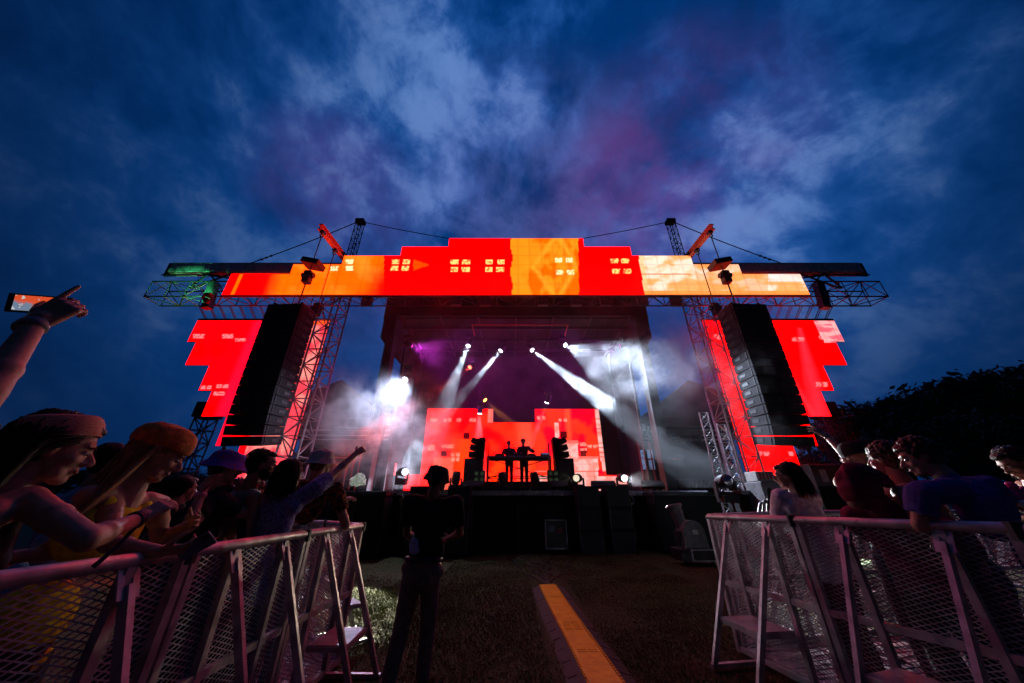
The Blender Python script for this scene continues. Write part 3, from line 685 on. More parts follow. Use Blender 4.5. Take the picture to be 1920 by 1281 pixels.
# ------------------------------------------------------------------ cable ramp and ground cables
YEL = mat('yellow_plastic_lid', (.98, .58, .012), .45, var=.18, scale=9, bump=.15)
RUB = mat('black_rubber_ramp', (.016, .012, .016), .75, var=.35, scale=10, bump=.2)
rp = thing('cable_ramp', 'black rubber cable ramp with a yellow lid lying along the aisle', 'cable ramp', (.72, 5, .02))
A, B = Vector((.655, 7.45, 0)), Vector((.84, 2.0, 0)); t = (B - A).normalized(); n = Vector((t.y, -t.x, 0)) * -1
def Q(s, o, z):
    p = A + t * s + n * o; return Vector((p.x, p.y, gz(p.x, p.y) + z))
sec = .915
for k in range(6):
    s0, s1 = k * sec + .004, min((k + 1) * sec - .004, (B - A).length)
    mb = MB(); mb.prism([Q(s0, -.30, .004), Q(s0, -.15, .05), Q(s0, .15, .05), Q(s0, .30, .004)], t * (s1 - s0)); 
    for sd in (-1, 1):
        for q in range(3):
            s = s0 + (q + .5) * (s1 - s0) / 3; mb.bar(Q(s, sd * .28, .010), Q(s, sd * .20, .034), .05, .004)
    mb.build('rubber_base', RUB, rp)
    mb = MB(); mb.prism([Q(s0, -.14, .052), Q(s0, -.13, .062), Q(s0, .13, .062), Q(s0, .14, .052)], t * (s1 - s0))
    for sd in (-1, 1):
        for q in range(18):
            s = s0 + (q + .3) * (s1 - s0) / 18; mb.prism([Q(s, sd * .139, .051), Q(s + .027, sd * .139, .051), Q(s + .027, sd * .158, .051), Q(s, sd * .158, .051)], (0, 0, .008))
    r2 = random.Random(k)
    for q in range(14 if k in (2, 4) else 4):
        s = s0 + .30 + (s1 - s0 - .5) * (q // 2 + .5) / 8; mb.bar(Q(s, -.10 if q % 2 else .01, .0625), Q(s + .012, -.01 if q % 2 else .10, .0625), .007, .0025)
    mb.build('lid', YEL, rp)
r2 = random.Random(5)
for k in range(7):
    x0 = .62 + .04 * k; pts = []
    x, y = x0, 7.5
    for i in range(14):
        pts.append(Vector((x, y, gz(x, y) + .016))); y += .32; x += r2.uniform(-.16, .14) * (1 if i < 9 else .6) - .02 * (k - 3)
    cable('ground_cable', 'black cables fanning over the grass from the far end of the yellow ramp', pts, .014, group='cables on the grass')

# ------------------------------------------------------------------ loudspeakers by the stage front
def sub(c, label, w=.72, h=.64, d=.75, group='subwoofers in front of the stage', rz=0):
    t = thing('subwoofer', label, 'loudspeaker', (c[0], c[1], c[2]), group)
    c = Vector(c); rt = Matrix.Rotation(rz, 3, 'Z')
    mb = MB(); mb.bevbox(c + Vector((0, 0, h / 2)), (w, d, h - .012), .012, rt); mb.build('cabinet', CAB, t)
    mb = MB(); mb.bevbox(c + rt @ Vector((0, -d / 2 - .006, h / 2)), (w - .08, .02, h - .1), .006, rt); mb.build('grille', GRILL, t)
    for k in (-1, 1):
        mb = MB(); mb.bar(c + rt @ Vector((k * (w / 2 - .018), -d / 2 - .008, .03)), c + rt @ Vector((k * (w / 2 - .018), -d / 2 - .008, h - .03)), .028, .012); mb.build('edge_bar', STEEL, t)
lv = ('bottom of its stack', 'second from the ground', 'top of its stack')
for x, nm in ((-2.95, 'left of the guard'), (-1.72, 'behind the right shoulder of the guard'), (2.45, 'right of the flight case'), (3.42, 'next to the yellow strap')):
    for k in range(3): sub((x, 12.02, .02 + .64 * k), 'black subwoofer in the column %s, %s' % (nm, lv[k]))
WRAP = mat('yellow_strap', (.35, .25, .03), .7)
for x, sd in ((3.95, 'right'), (-3.75, 'left')):
    mb = MB(); mb.path([(x, 12.28, 1.62), (x + .04, 12.26, 1.5), (x + .03, 12.27, 1.1), (x + .1, 12.27, .35)], .03, 6, flat=.4); o = mb.build('strap', WRAP, off=(x, 12.28, .35)); o.location = (x, 12.28, .35); tag(o, 'dull yellow strap hanging from the stage lip on the %s' % sd, 'strap', 'straps')
    cable('cable_loop', 'pale cable loop hung over the stage lip on the %s' % sd, [(x, 12.3, 1.75), (x + .1, 12.2, 1.62), (x + .12, 12.2, 1.45), (x + .03, 12.2, 1.38), (x - .03, 12.25, 1.55)], .018, m=LIP, group='cable loops')
fc = thing('flight_case', 'open black equipment case with bright metal edges under the stage', 'flight case', (1.38, 11.95, .16))
mb = MB(); mb.bevbox((1.38, 12.1, .56), (.66, .5, .78), .01); mb.build('body', BLK, fc)
mb = MB()
for z in (.18, .95): mb.bar((1.04, 11.84, z), (1.72, 11.84, z), .035)
for x in (1.05, 1.71): mb.bar((x, 11.84, .19), (x, 11.84, .94), .035)
mb.build('metal_edge', ALU, fc)
mb = MB(); mb.bevbox((1.25, 11.845, .72), (.2, .02, .16), .005); mb.build('rack_unit', mat('blue_grey_unit', (.2, .22, .35), .4), fc)
mb = MB(); mb.bevbox((1.5, 11.845, .66), (.2, .02, .16), .005); mb.build('rack_unit', mat('dull_red_unit', (.3, .06, .06), .5), fc)
mb = MB()
for x in (1.12, 1.64): mb.tube((x - .03, 11.95, .09), (x + .03, 11.95, .09), .07, n=12)
mb.build('caster', RUB, fc)
# black drapes closing the wings at ground level
for sg, sd, x0, x1 in ((-1, 'left', -16.5, -6.4), (1, 'right', 6.8, 16.9)):
    t = thing('drape_wall', 'black drape wall under the %s LED wall' % sd, 'drape', ((x0 + x1) / 2, 15.4, 0), 'black drapes')
    mb = MB(); pts = []; nn = 90
    for k in range(nn + 1):
        x = x0 + (x1 - x0) * k / nn; y = 15.45 + .06 * math.sin(k * 1.9) + .03 * math.sin(k * 4.3); pts.append((x, y))
    for z0_, z1_ in ((0, 2.34),): mb.add([(x, y, z0_) for x, y in pts] + [(x, y, z1_) for x, y in pts], [(k, k + 1, k + nn + 2, k + nn + 1) for k in range(nn)])
    mb.build('cloth', CLOTHBLK, t)
    mb = MB(); mb.tube((x0, 15.55, 2.36), (x1, 15.55, 2.36), .03); mb.build('pipe', BLK, t)
    w0, w1 = (-7.6, -4.0) if sg < 0 else (4.5, 8.6)
    t = thing('wing_platform', 'black skirted side platform on the %s of the stage front' % sd, 'platform', ((w0 + w1) / 2, 12, 0), 'side platforms')
    mb = MB(); mb.box(((w0 + w1) / 2, 12.1, .82), (w1 - w0, 1.3, 1.64)); mb.build('skirt', CLOTHBLK, t)
    mb = MB(); mb.box(((w0 + w1) / 2, 12.1, 1.70), (w1 - w0 + .06, 1.36, .1)); mb.build('top', BLK, t)
    mb = MB(); mb.tube((w0 + (1.9 if sg < 0 else 2.4), 11.4, 0), (w0 + (1.9 if sg < 0 else 2.4), 11.4, 1.7), .04); mb.build('post', STEEL, t)
    # ground support tower under the outer edge of the LED wall, with a speaker on it
    xt = C0 + sg * 15.0
    t = thing('support_tower', 'dark ladder-like tower behind the outer edge of the %s LED wall' % sd, 'tower', (xt, 15.9, 0), 'support towers')
    lattice(t, (xt, 15.9, 0), (xt, 15.9, 5.1), .7, .5, .55, .035, .025, STEEL)
    t = thing('outfill_speaker', 'black speaker box on the ladder tower behind the %s LED wall' % sd, 'loudspeaker', (xt, 15.9, 5.12), 'outfill speakers')
    mb = MB(); mb.bevbox((xt, 15.9, 5.5), (.95, .7, .72), .02); mb.build('cabinet', CAB, t)
    mb = MB(); mb.bevbox((xt, 15.54, 5.5), (.85, .02, .6), .005); mb.build('grille', GRILL, t)
# tents behind both wings
TENT = mat('grey_tent_fabric', (.10, .10, .11), .85, var=.2, scale=1.2, bump=.2)
for sg, sd in ((-1, 'left'), (1, 'right')):
    x = C0 + sg * 11.7; t = thing('wing_tent', 'grey peaked tent behind the %s tower, smoke drifting before it' % sd, 'tent', (x, 21, 0), 'wing tents')
    a = [(x - 4.4, 18.6, 5.75), (x + 4.4, 18.6, 5.75), (x + 4.4, 26, 5.75), (x - 4.4, 26, 5.75)]; pk = (x, 21, 8.9)
    mb = MB(); mb.add(a + [pk], [(0, 1, 4), (1, 2, 4), (2, 3, 4), (3, 0, 4)]); mb.build('roof', TENT, t)
    mb = MB(); mb.box((x, 18.62, 5.55), (8.8, .04, .5)); mb.build('valance', TENT, t)
    for px, py in ((-4.3, 18.7), (4.3, 18.7), (-4.3, 25.9), (4.3, 25.9)):
        mb = MB(); mb.tube((x + px, py, 0), (x + px, py, 5.75), .07); mb.build('leg', STEEL, t)
    mb = MB(); mb.box((x, 25.6, 3.0), (8.7, .05, 6.0)); mb.build('back_wall', CLOTHBLK, t)
    mb = MB()
    for k in range(4): mb.tube((x - 4.3, 19.5 + 1.7 * k, 5.6), (x + 4.3, 19.5 + 1.7 * k, 5.6), .045)
    mb.build('rafter', ALU, t)
    for k in range(6 if sg > 0 else 0):
        mb = MB(); p = Vector((x - 3.6 + .62 * k, 19.2, 4.65)); mb.tube(p + Vector((0, 0, .3)), p + Vector((0, 0, .08)), .012); mb.ell(p, (.10 if k % 3 == 1 else .07, .07, .09)); o = mb.build('hanging_lamp', mat('lamp_housing', (.4, .36, .3), .4), off=p); o.location = p
        tag(o, 'small round lamp hanging in a row under the right tent', 'lamp', 'lamps under the right tent')

# ------------------------------------------------------------------ on the deck: performers' table, monitors, lamps
RZ = 2.21
tb = thing('performer_table', 'metal framed table with crossed braces in front of the performers', 'table', (.28, 14.3, RZ))
mb = MB(); mb.bevbox((.28, 14.45, RZ + .93), (2.62, .8, .07), .01); mb.build('tabletop', LIP, tb)
mb = MB(); mb.bevbox((.28, 14.10, RZ + .83), (2.4, .03, .14), .01); mb.build('apron', BLK, tb)
for x in (-1.0, 1.56):
    for y in (14.12, 14.78):
        mb = MB(); mb.bar((x, y, RZ), (x, y, RZ + .9), .06); mb.build('leg', STEEL, tb)
for a, b in (((-.95, .85), (1.5, .12)), ((-.95, .12), (1.5, .85))):
    mb = MB(); mb.bar((a[0], 14.12, RZ + a[1]), (b[0], 14.10, RZ + b[1]), .035); mb.build('brace', STEEL, tb)
for z in (.10, .17):
    mb = MB(); mb.bar((-1.0, 14.13, RZ + z), (1.56, 14.13, RZ + z), .035); mb.build('rail', STEEL, tb)
for x, nm, w in ((-.55, 'media player on the left of the table', .32), (.0, 'media player in front of the left performer', .32), (.38, 'mixer between the two performers', .34), (.82, 'media player in front of the right performer', .32)):
    t = thing('media_player' if 'player' in nm else 'mixer', 'low black ' + nm, 'music player' if 'player' in nm else 'mixer', (x, 14.4, RZ + .966), 'players and mixer on the table')
    mb = MB(); mb.bevbox((x, 14.42, RZ + 1.015), (w, .36, .09), .012); mb.build('case', BLK, t)
    mb = MB(); mb.tube((x, 14.36, RZ + 1.06), (x, 14.36, RZ + 1.075), .10, n=18); mb.build('jog_wheel' if 'player' in nm else 'knob_panel', STEEL, t)
t = thing('effects_box', 'raised black effects box on the right end of the table', 'music player', (1.38, 14.4, RZ + .966))
mb = MB(); mb.bevbox((1.38, 14.42, RZ + 1.05), (.36, .34, .10), .01); mb.bar((1.25, 14.4, RZ + .966), (1.25, 14.4, RZ + 1.0), .05); mb.bar((1.5, 14.4, RZ + .966), (1.5, 14.4, RZ + 1.0), .05); mb.build('case', BLK, t)
mb = MB(); mb.bevbox((1.38, 14.235, RZ + 1.06), (.3, .012, .05), .003); mb.build('display', mat('dim_display', (.05, .06, .1), .3, emit=(.2, .25, .6), estr=.35), t)
def monitor_stack(sg, lab):
    x = .28 + sg * 1.75
    t = thing('monitor_sub', 'black subwoofer carrying the %s monitor beside the table' % lab, 'loudspeaker', (x, 14.2, DZ), 'monitor subwoofers')
    mb = MB(); mb.bevbox((x + sg * .08, 14.3, DZ + .62), (.74, .75, 1.24), .02); mb.build('cabinet', CAB, t)
    mb = MB(); mb.bevbox((x + sg * .08, 13.915, DZ + .62), (.64, .02, 1.1), .01); mb.build('grille', GRILL, t)
    t = thing('monitor_speaker', 'stepped black monitor speaker tilted toward the performers on the %s' % lab, 'loudspeaker', (x, 14.3, DZ + 1.26), 'monitor speakers')
    for k in range(3):
        rt = Matrix.Rotation(sg * R(-6 - 9 * k), 3, 'Y'); z = DZ + 1.26 + .14 + .25 * k
        mb = MB(); mb.bevbox((x + sg * (.02 - .03 * k), 14.3, z), (.58, .5, .215), .02, rt); mb.build('cabinet', CAB, t)
    mb = MB(); mb.prism([(x - sg * .30, 14.05, DZ + 1.255), (x - sg * .36, 14.05, DZ + 2.06), (x - sg * .30, 14.05, DZ + 2.10), (x + sg * .02, 14.05, DZ + 2.02), (x, 14.05, DZ + 1.255)], (0, .5, 0)); mb.build('side_frame', CAB, t)
    mb = MB(); mb.bar((x - sg * .47, 14.3, RZ - .1), (x - sg * .5, 14.3, RZ + 1.5), .05); mb.build('stand_pole', STEEL, t)
monitor_stack(-1, 'left'); monitor_stack(1, 'right')
GREEN = mat('green_lens', (.1, .2, .1), .2, emit=(.35, .6, .25), estr=.04)
for u, v, Y, lab in ((942, 898, 13.2, 'dark moving head lamp on the deck below the left performer'), (1003, 898, 13.2, 'dark moving head lamp on the deck below the right performer'), (855, 902, 12.9, 'dark moving head lamp on the deck beside the guard'), (1083, 896, 12.9, 'moving head lamp with an added warm lit lens on the deck beside the right monitor')):
    p = W(u, v, Y); p.z = DZ + .43
    if u == 1083: moving_head(p, Vector((-2.3, 1.7, 1.5)) - p, lab, mat('added_warm_lens', (.5, .5, .5), .2, emit=(1, .85, .6), estr=.9), False, 1.0, 'moving heads on the deck', spot=((1, .86, .62), 480, 15, .6))  # warm lit lens and spot added to brighten the left crowd
    else: moving_head(p, (rnd.uniform(-.4, .4), -.25, .9), lab, LENSD, False, 1.0, 'moving heads on the deck')
p = W(1166, 893, 12.7); p.z = DZ + .43
moving_head(p, Vector((4.5, 3.6, 1.0)) - p, 'moving head with a bright ring lens on the right of the deck', mat('ring_lens', (.5, .5, .5), .2, emit=(.8, .9, 1), estr=2.5), False, 1.0, 'moving heads on the deck', spot=((.9, .93, 1), 7000, 27, .3))
p = W(752, 908, 12.6); p.z = DZ + .62
moving_head(p, Vector((3.3, 3.1, 1.6)) - p, 'moving head with a bluish white glint on the left of the deck', mat('blue_lens', (.5, .5, .6), .2, emit=(.7, .8, 1), estr=3.5), False, 1.0, 'moving heads on the deck', spot=((.9, .93, 1), 280, 20, .4))
for u, sd in ((899, 'left'), (1037, 'right')):
    p = W(u, 890, 13.9); p.z = RZ + .16; t = thing('blinder', 'four-lamp blinder with faint green lenses on the %s of the riser' % sd, 'stage light', p, 'blinders')
    mb = MB(); mb.bevbox(p, (.46, .16, .46), .02); mb.build('housing', BLK, t)
    for i in (-1, 1):
        for k in (-1, 1):
            mb = MB(); mb.tube(p + Vector((i * .11, -.08, k * .11)), p + Vector((i * .11, -.10, k * .11)), .07, n=14); mb.build('lamp', GREEN, t)
for u, v, w_, sd in ((890, 903, .62, 'left'), (1048, 903, .62, 'right'), (1131, 905, .86, 'far right'), (1222, 903, .8, 'farthest right')):
    p = W(u, v, 12.75); p.z = DZ + .2; t = thing('light_bar', 'long flat light bar tilted on the deck, %s of the stage lip' % sd, 'stage light', p, 'light bars')
    rt = Matrix.Rotation(R(-35), 3, 'X'); mb = MB(); mb.bevbox(p, (w_, .14, .26), .02, rt); mb.build('housing', BLK, t)
    mb = MB(); mb.bevbox(p + rt @ Vector((0, -.075, 0)), (w_ - .06, .012, .18), .004, rt); mb.build('window', LENSD, t)
    mb = MB()
    for k in (-1, 1): mb.bar(p + Vector((k * w_ / 2, 0, .05)), p + Vector((k * w_ / 2, 0, -.19)), .03, .08)
    mb.build('bracket', BLK, t)
# lamps along the truss below the header
for k, x in enumerate((-7.2, -5.6, -2.9, -1.5, 1.3, 2.9, 4.3, 6.1, 7.7)):
    p = Vector((C0 + x, 13.35, 10.18)); t = thing('blinder', 'dark four-lamp blinder under the header truss, %s from the left' % ('first second third fourth fifth sixth seventh eighth last'.split()[k]), 'stage light', p, 'blinders under the header')
    mb = MB(); mb.bevbox(p, (.5, .2, .5), .02); mb.tube(p + Vector((0, .1, .2)), p + Vector((0, .1, .4)), .03); mb.build('housing', BLK, t)
    for i in (-1, 1):
        for j in (-1, 1):
            mb = MB(); mb.tube(p + Vector((i * .12, -.10, j * .12)), p + Vector((i * .12, -.12, j * .12)), .085, n=14); mb.build('lamp', LENSD, t)
# red wash lamps that colour the rig
for x, y, z, d, sd in ((-5.3, 15.0, 8.7, (.8, .35, -.25), 'left'), (5.7, 15.0, 8.7, (-.8, .35, -.25), 'right')):
    moving_head((x, y, z), d, 'moving head washing the rig in magenta, %s end of the roof edge' % sd, mat('lens_magenta', (.4, .05, .3), .2, emit=(.8, .03, .5), estr=1.2), True, 1.0, spot=((.62, .04, .60), 1500, 110, 1.0))

moving_head((-14.3, 12.9, 9.95), (-.75, .25, .55), 'small moving head shining green on the left end of the truss', mat('lens_green', (.1, .5, .2), .2, emit=(.1, 1, .35), estr=1.5), True, .8, spot=((.08, 1, .30), 1300, 80, .8))
# ------------------------------------------------------------------ things standing beside the right barrier
sl = Vector((4.55, 9.66, 0)); sl.z = gz(sl.x, sl.y)
GREY = mat('grey_lamp_body', (.16, .16, .17), .4, .2)
t = thing('road_case', 'flat black road case with aluminium edges, the black searchlight standing on it', 'flight case', sl)
mb = MB(); mb.bevbox(sl + Vector((-.05, 0, .22)), (.86, .62, .24), .015); mb.build('body', BLK, t)
mb = MB()
for z in (.11, .335): mb.bar(sl + Vector((-.22, -.325, z)), sl + Vector((.42, -.325, z)), .028, .028)
for x in (-.22, .42): mb.bar(sl + Vector((x, -.325, .1)), sl + Vector((x, -.325, .345)), .03, .03); mb.ell(sl + Vector((x, -.335, .12)), .035); mb.ell(sl + Vector((x, -.335, .32)), .035)
mb.build('metal_edge', ALU, t)
for x in (-.36, .3):
    mb = MB(); mb.tube(sl + Vector((x - .03, -.2, .055)), sl + Vector((x + .03, -.2, .055)), .055, n=12); mb.build('caster', RUB, t)
t = thing('searchlight', 'black searchlight with domed grey back and upright barrel on a road case', 'stage light', sl + Vector((0, 0, .35)))
mb = MB(); mb.prism([sl + Vector((.0 + .27 * math.cos(a) , -.22, .66 + .30 * max(0, math.sin(a)) if math.sin(a) > -.01 else .36)) for a in [math.pi * k / 14 for k in range(15)]] + [sl + Vector((-.30, -.22, .36)), sl + Vector((.30, -.22, .36))], (0, .44, 0)); mb.build('dome', GREY, t)
mb = MB(); mb.bevbox(sl + Vector((.02, -.227, .70)), (.13, .008, .10), .002); mb.build('label_plate', mat('white_label', (.7, .7, .7), .6), t)
rt = look_rot((-.14, .25, 1)); b0 = sl + Vector((-.14, .1, .82))
mb = MB(); mb.lathe(b0, [(.12, .05), (.14, .0), (.145, -.30), (.15, -.42), (.20, -.44), (.205, -.50), (.15, -.51)], rt, 20); mb.build('barrel', GREY, t, True)
mb = MB(); p = b0 + rt @ Vector((.21, 0, -.36)); mb.path([p + rt @ Vector((0, 0, .07)), p + rt @ Vector((.06, 0, .05)), p + rt @ Vector((.06, 0, -.08)), p + rt @ Vector((0, 0, -.10))], .014, 6); mb.build('handle', LIP, t)
mb = MB(); mb.bevbox(sl + Vector((-.30, .05, .55)), (.08, .3, .34), .02); mb.build('side_arm', BLK, t)
# lit mast, lamp shelf and grey front speaker
t = thing('lamp_mast', 'short twin ladder mast lit white beside the right tower', 'mast', (5.8, 9.5, 0))
for x, top in ((5.58, 3.8), (6.0, 3.45)):
    lattice(t, (x, 9.5, 0), (x, 9.5, top), .24, .05, .24, .016, .010, ALU)
t = thing('lamp_shelf', 'black block with a grey shelf on top at the foot of the lit mast', 'platform', (5.95, 9.0, 0))
mb = MB(); mb.box((6.0, 9.1, .82), (.86, .7, 1.6)); mb.build('block', CLOTHBLK, t)
mb = MB(); mb.bevbox((6.0, 9.05, 1.66), (1.0, .8, .09), .01); mb.build('shelf', mat('grey_shelf', (.14, .14, .15), .6), t)
moving_head(W(1357, 903, 8.95) , (-.15, -1, .05), 'silver fronted moving head on the grey shelf by the lit mast', mat('silver_lens', (.6, .6, .62), .15, .9), False, 1.1, 'moving heads on the deck')
GSP = mat('grey_speaker_paint', (.22, .21, .22), .55, bump=.15)
for k, (z, lb) in enumerate(((1.16, 'grey front speaker with two oval ports, upper one by the right tower'), (.42, 'grey front speaker half hidden behind the barrier, lower one by the right tower'))):
    c = Vector((6.02, 8.2, z)); t = thing('front_speaker', lb, 'loudspeaker', c, 'front speakers')
    mb = MB(); mb.bevbox(c + Vector((0, .3, .36)), (.60, .6, .72), .02); mb.build('cabinet', GSP, t)
    for i in (-1, 1):
        mb = MB(); mb.lathe(c + Vector((i * .16, -.004, .44)), [(.06, .006), (.085, .012), (.085, -.004)], Matrix.Rotation(R(90), 3, 'X') , 16)
        mb.v = [((p[0] - c.x - i * .16) * .8 + c.x + i * .16, p[1], (p[2] - c.z - .44) * 1.7 + c.z + .44) for p in mb.v]; mb.build('port', BLK, t)
    mb = MB(); mb.bevbox(c + Vector((.02, -.004, .12)), (.12, .012, .09), .003); mb.build('connector', BLK, t)
c = Vector((6.02, 8.45, 0)); t = thing('speaker_plinth', 'black plinth under the grey front speakers', 'platform', c); mb = MB(); mb.box(c + Vector((0, .05, .2)), (.7, .7, .40)); mb.build('block', BLK, t); mb = MB(); mb.box(c + Vector((0, .05, .41)), (.74, .74, .02)); mb.build('top', STEEL, t)
t = thing('label_box', 'small pale box with red markings on top of the grey front speaker', 'box', (5.9, 8.4, 1.89))
mb = MB(); mb.bevbox((5.95, 8.5, 2.0), (.42, .4, .22), .01); mb.build('carton', mat('pale_carton', (.5, .48, .46), .7), t)
mb = MB()
for k in range(4): mb.bevbox((5.82 + .085 * k, 8.297, 2.0), (.05, .006, .14), .001)
mb.build('red_marking', mat('red_print', (.5, .05, .05), .7), t)
r2 = random.Random(11)
for k in range(5):
    p = Vector((5.35 + .1 * k, 7.6, 1.1)); pts = [p + Vector((-.35, 0, .05)), p + Vector((-.2, 0, .32 + .05 * k)), p + Vector((.05, 0, .36)), p + Vector((.12 + .05 * k, .05, .1)), p + Vector((.1, .1, -.6))]
    cable('hose', 'pale hose looping over the black equipment box behind the right barrier' if k == 0 else 'black hose looping over the black equipment box behind the right barrier', pts, .02, group='hoses', m=LIP if k == 0 else CABLE)
t = thing('equipment_box', 'black equipment box under looping hoses behind the right barrier', 'box', (5.5, 7.7, 0))
mb = MB(); mb.bevbox((5.5, 7.8, .62), (.7, .5, 1.22), .03); mb.build('body', BLK, t); mb = MB(); mb.bevbox((5.5, 7.545, .9), (.5, .012, .3), .005); mb.build('panel', STEEL, t)
t = thing('cabinet_speaker', 'tall black speaker cabinet with a pale edge under the right LED wall', 'loudspeaker', (11.2, 12.6, 0))
mb = MB(); mb.bevbox((11.2, 12.9, 1.35), (1.2, .8, 2.7), .03); mb.build('cabinet', CAB, t)
mb = MB(); mb.path([(10.62, 12.47, .1), (10.62, 12.47, 2.66), (11.78, 12.47, 2.66), (11.78, 12.47, .1)], .025, 6); mb.build('edge_trim', STEEL, t)
mb = MB(); mb.bevbox((11.0, 12.46, 2.3), (.22, .015, .4), .003); mb.build('label_plate', LIP, t)
for i in (-1, 1):
    mb = MB(); mb.tube((11.2 + i * .27, 12.49, 1.45), (11.2 + i * .27, 12.46, 1.45), .2, n=20); mb.build('cone', GRILL, t)
# side-stage bits seen through the smoke
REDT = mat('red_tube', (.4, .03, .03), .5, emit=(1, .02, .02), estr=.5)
for sg, sd, x, y in ((-1, 'left', -6.6, 14.6), (1, 'right', 6.7, 15.2)):
    t = thing('pipe_frame', 'red lit upright pipe frame at the %s side of the deck' % sd, 'frame', (x, y, DZ), 'pipe frames')
    for k in range(4):
        mb = MB(); mb.tube((x + .42 * k * sg * -.6 - .3, y, DZ - .1), (x + .42 * k * sg * -.6 - .3, y, DZ + (1.5 if sg < 0 else 2.6 - .5 * (k % 2))), .035); mb.build('pipe', RAIL, t)
    mb = MB(); mb.tube((x - .9, y, DZ + 1.35), (x + .7, y, DZ + 1.35), .03); mb.build('cross_pipe', RAIL, t)
t = thing('light_tube', 'short glowing red tube standing at the left of the deck', 'stage light', W(741, 895, 14.0)); p = W(741, 880, 14.0)
mb = MB(); mb.tube(p + Vector((0, 0, -.22)), p + Vector((0, 0, .22)), .035); mb.build('tube', mat('glow_tube', (.6, .05, .05), .4, emit=(1, .03, .03), estr=1.6), t)
mb = MB(); mb.tube((p.x, p.y, DZ), p + Vector((0, 0, -.22)), .02); mb.lathe((p.x, p.y, DZ), [(.14, 0), (.13, .03), (.03, .04)]); mb.build('stand', BLK, t)
t = thing('video_monitor', 'bluish lit video monitor at the right side of the deck', 'monitor', W(1213, 884, 15.6)); p = W(1213, 862, 15.6)
mb = MB(); mb.bevbox(p, (.66, .06, .92), .02); mb.build('housing', BLK, t)
mb = MB(); mb.bevbox(p + Vector((0, -.033, 0)), (.58, .008, .84), .003)
sm_ = bpy.data.materials.new('blue_screen'); sm_.use_nodes = True; q = NT(sm_.node_tree); b_ = q.t.nodes['Principled BSDF']; nz = q.noise(q.n('ShaderNodeTexCoord').outputs['Object'], 9, 5, .7)
q.put(b_.inputs['Emission Color'], q.mix(q.smooth(nz, .42, .6), (.005, .01, .02, 1), (.10, .26, .48, 1))); b_.inputs['Emission Strength'].default_value = .9; mb.build('screen', sm_, t)
mb = MB(); mb.bar(p + Vector((0, .05, -.46)), (p.x, p.y + .05, DZ), .08); mb.build('stand', STEEL, t)
t = thing('white_lamp', 'crumpled white covered lamp glowing on a stand at the left wing', 'stage light', W(672, 905, 11.1)); p = W(672, 898, 11.1)
mb = MB(); mb.ell(p, (.20, .16, .17), None, 10, 7); mb.ell(p + Vector((-.10, 0, -.08)), (.13, .12, .12), None, 8, 5); mb.ell(p + Vector((.11, 0, -.06)), (.12, .12, .12), None, 8, 5)
mb.v = [tuple(Vector(q) + Vector((mnoise.noise(Vector(q) * 9), mnoise.noise(Vector(q) * 9 + Vector((5, 0, 0))), mnoise.noise(Vector(q) * 9 + Vector((0, 5, 0))))) * .13) for q in mb.v]
mb.build('cover', mat('lit_cover', (.7, .72, .66), .7, emit=(.75, .85, .7), estr=.22, var=.6, scale=14), t)
mb = MB(); mb.tube(p + Vector((0, .05, -.1)), (p.x, p.y + .05, 0), .03); mb.build('stand', BLK, t)
l = bpy.data.lights.new('lamp_beam', 'SPOT'); l.energy = 8000; l.color = (1, .97, .74); l.spot_size = R(16); l.spot_blend = .25; l.shadow_soft_size = .05
o = bpy.data.objects.new('lamp_beam', l); col.objects.link(o); o.parent = t; q0 = p + Vector((.18, -.28, -.12)); o.location = q0 - t.location; o.rotation_euler = look_rot(Vector((-2.65, 6.9, 0)) - q0).to_euler()

# ------------------------------------------------------------------ trees
LEAF = mat('dark_leaves', (.045, .06, .03), .8, var=.5, scale=.6)
BARK = mat('bark', (.05, .04, .03), .9, bump=.4)
def make_tree(seed, name, label, cat='tree', H=13.0, RW=6.0, leaves=6200, ls=.30):
    r = random.Random(seed); t = thing(name, label, cat)
    mb = MB(); mb.path([(0, 0, -.3), (.1, 0, H * .2), (-.1, .1, H * .42), (.2, 0, H * .62)], [.42, .34, .25, .10], 9)
    cl = []
    for k in range(34):
        a = r.uniform(0, 6.28); e = r.uniform(-.12, 1); rr = r.uniform(.45, 1.0)
        c = Vector((RW * rr * math.cos(a) * math.sqrt(max(.05, 1 - max(0, e) ** 2)), RW * rr * math.sin(a) * math.sqrt(max(.05, 1 - max(0, e) ** 2)), H * .50 + H * .44 * e * (.75 + .25 * rr)))
        cl.append((c, r.uniform(.7, 1.75) * RW / 6)); s = Vector((0, 0, H * r.uniform(.25, .5))); mb.path([s, s.lerp(c, .5) + Vector((0, 0, -.3)), c], [.12, .07, .02], 5)
    mb.build('trunk', BARK, t)
    mb = MB()
    for i in range(leaves):
        c, cr = cl[r.randrange(len(cl))]
        d = Vector((r.gauss(0, 1), r.gauss(0, 1), r.gauss(0, .7))); d = d.normalized() * cr * r.random() ** .4
        p = c + d; n1 = Vector((r.uniform(-1, 1), r.uniform(-1, 1), r.uniform(-1, 1))).normalized(); u_ = n1.orthogonal().normalized(); v_ = n1.cross(u_); q = ls * r.uniform(.5, 1.3)
        mb.add([p - u_ * q, p + v_ * q * .45, p + u_ * q, p - v_ * q * .45], [(0, 1, 2, 3)])
    mb.build('crown', LEAF, t); return t
T1 = make_tree(21, 'broadleaf_tree', 'tallest dark tree, at the right edge of the picture'); T2 = make_tree(33, 'broadleaf_tree', 'dark tree rising left of the tallest one', H=12.0, RW=6.4)
GT = 'dark trees beyond the right crowd'
T1['group'] = GT; T2['group'] = GT
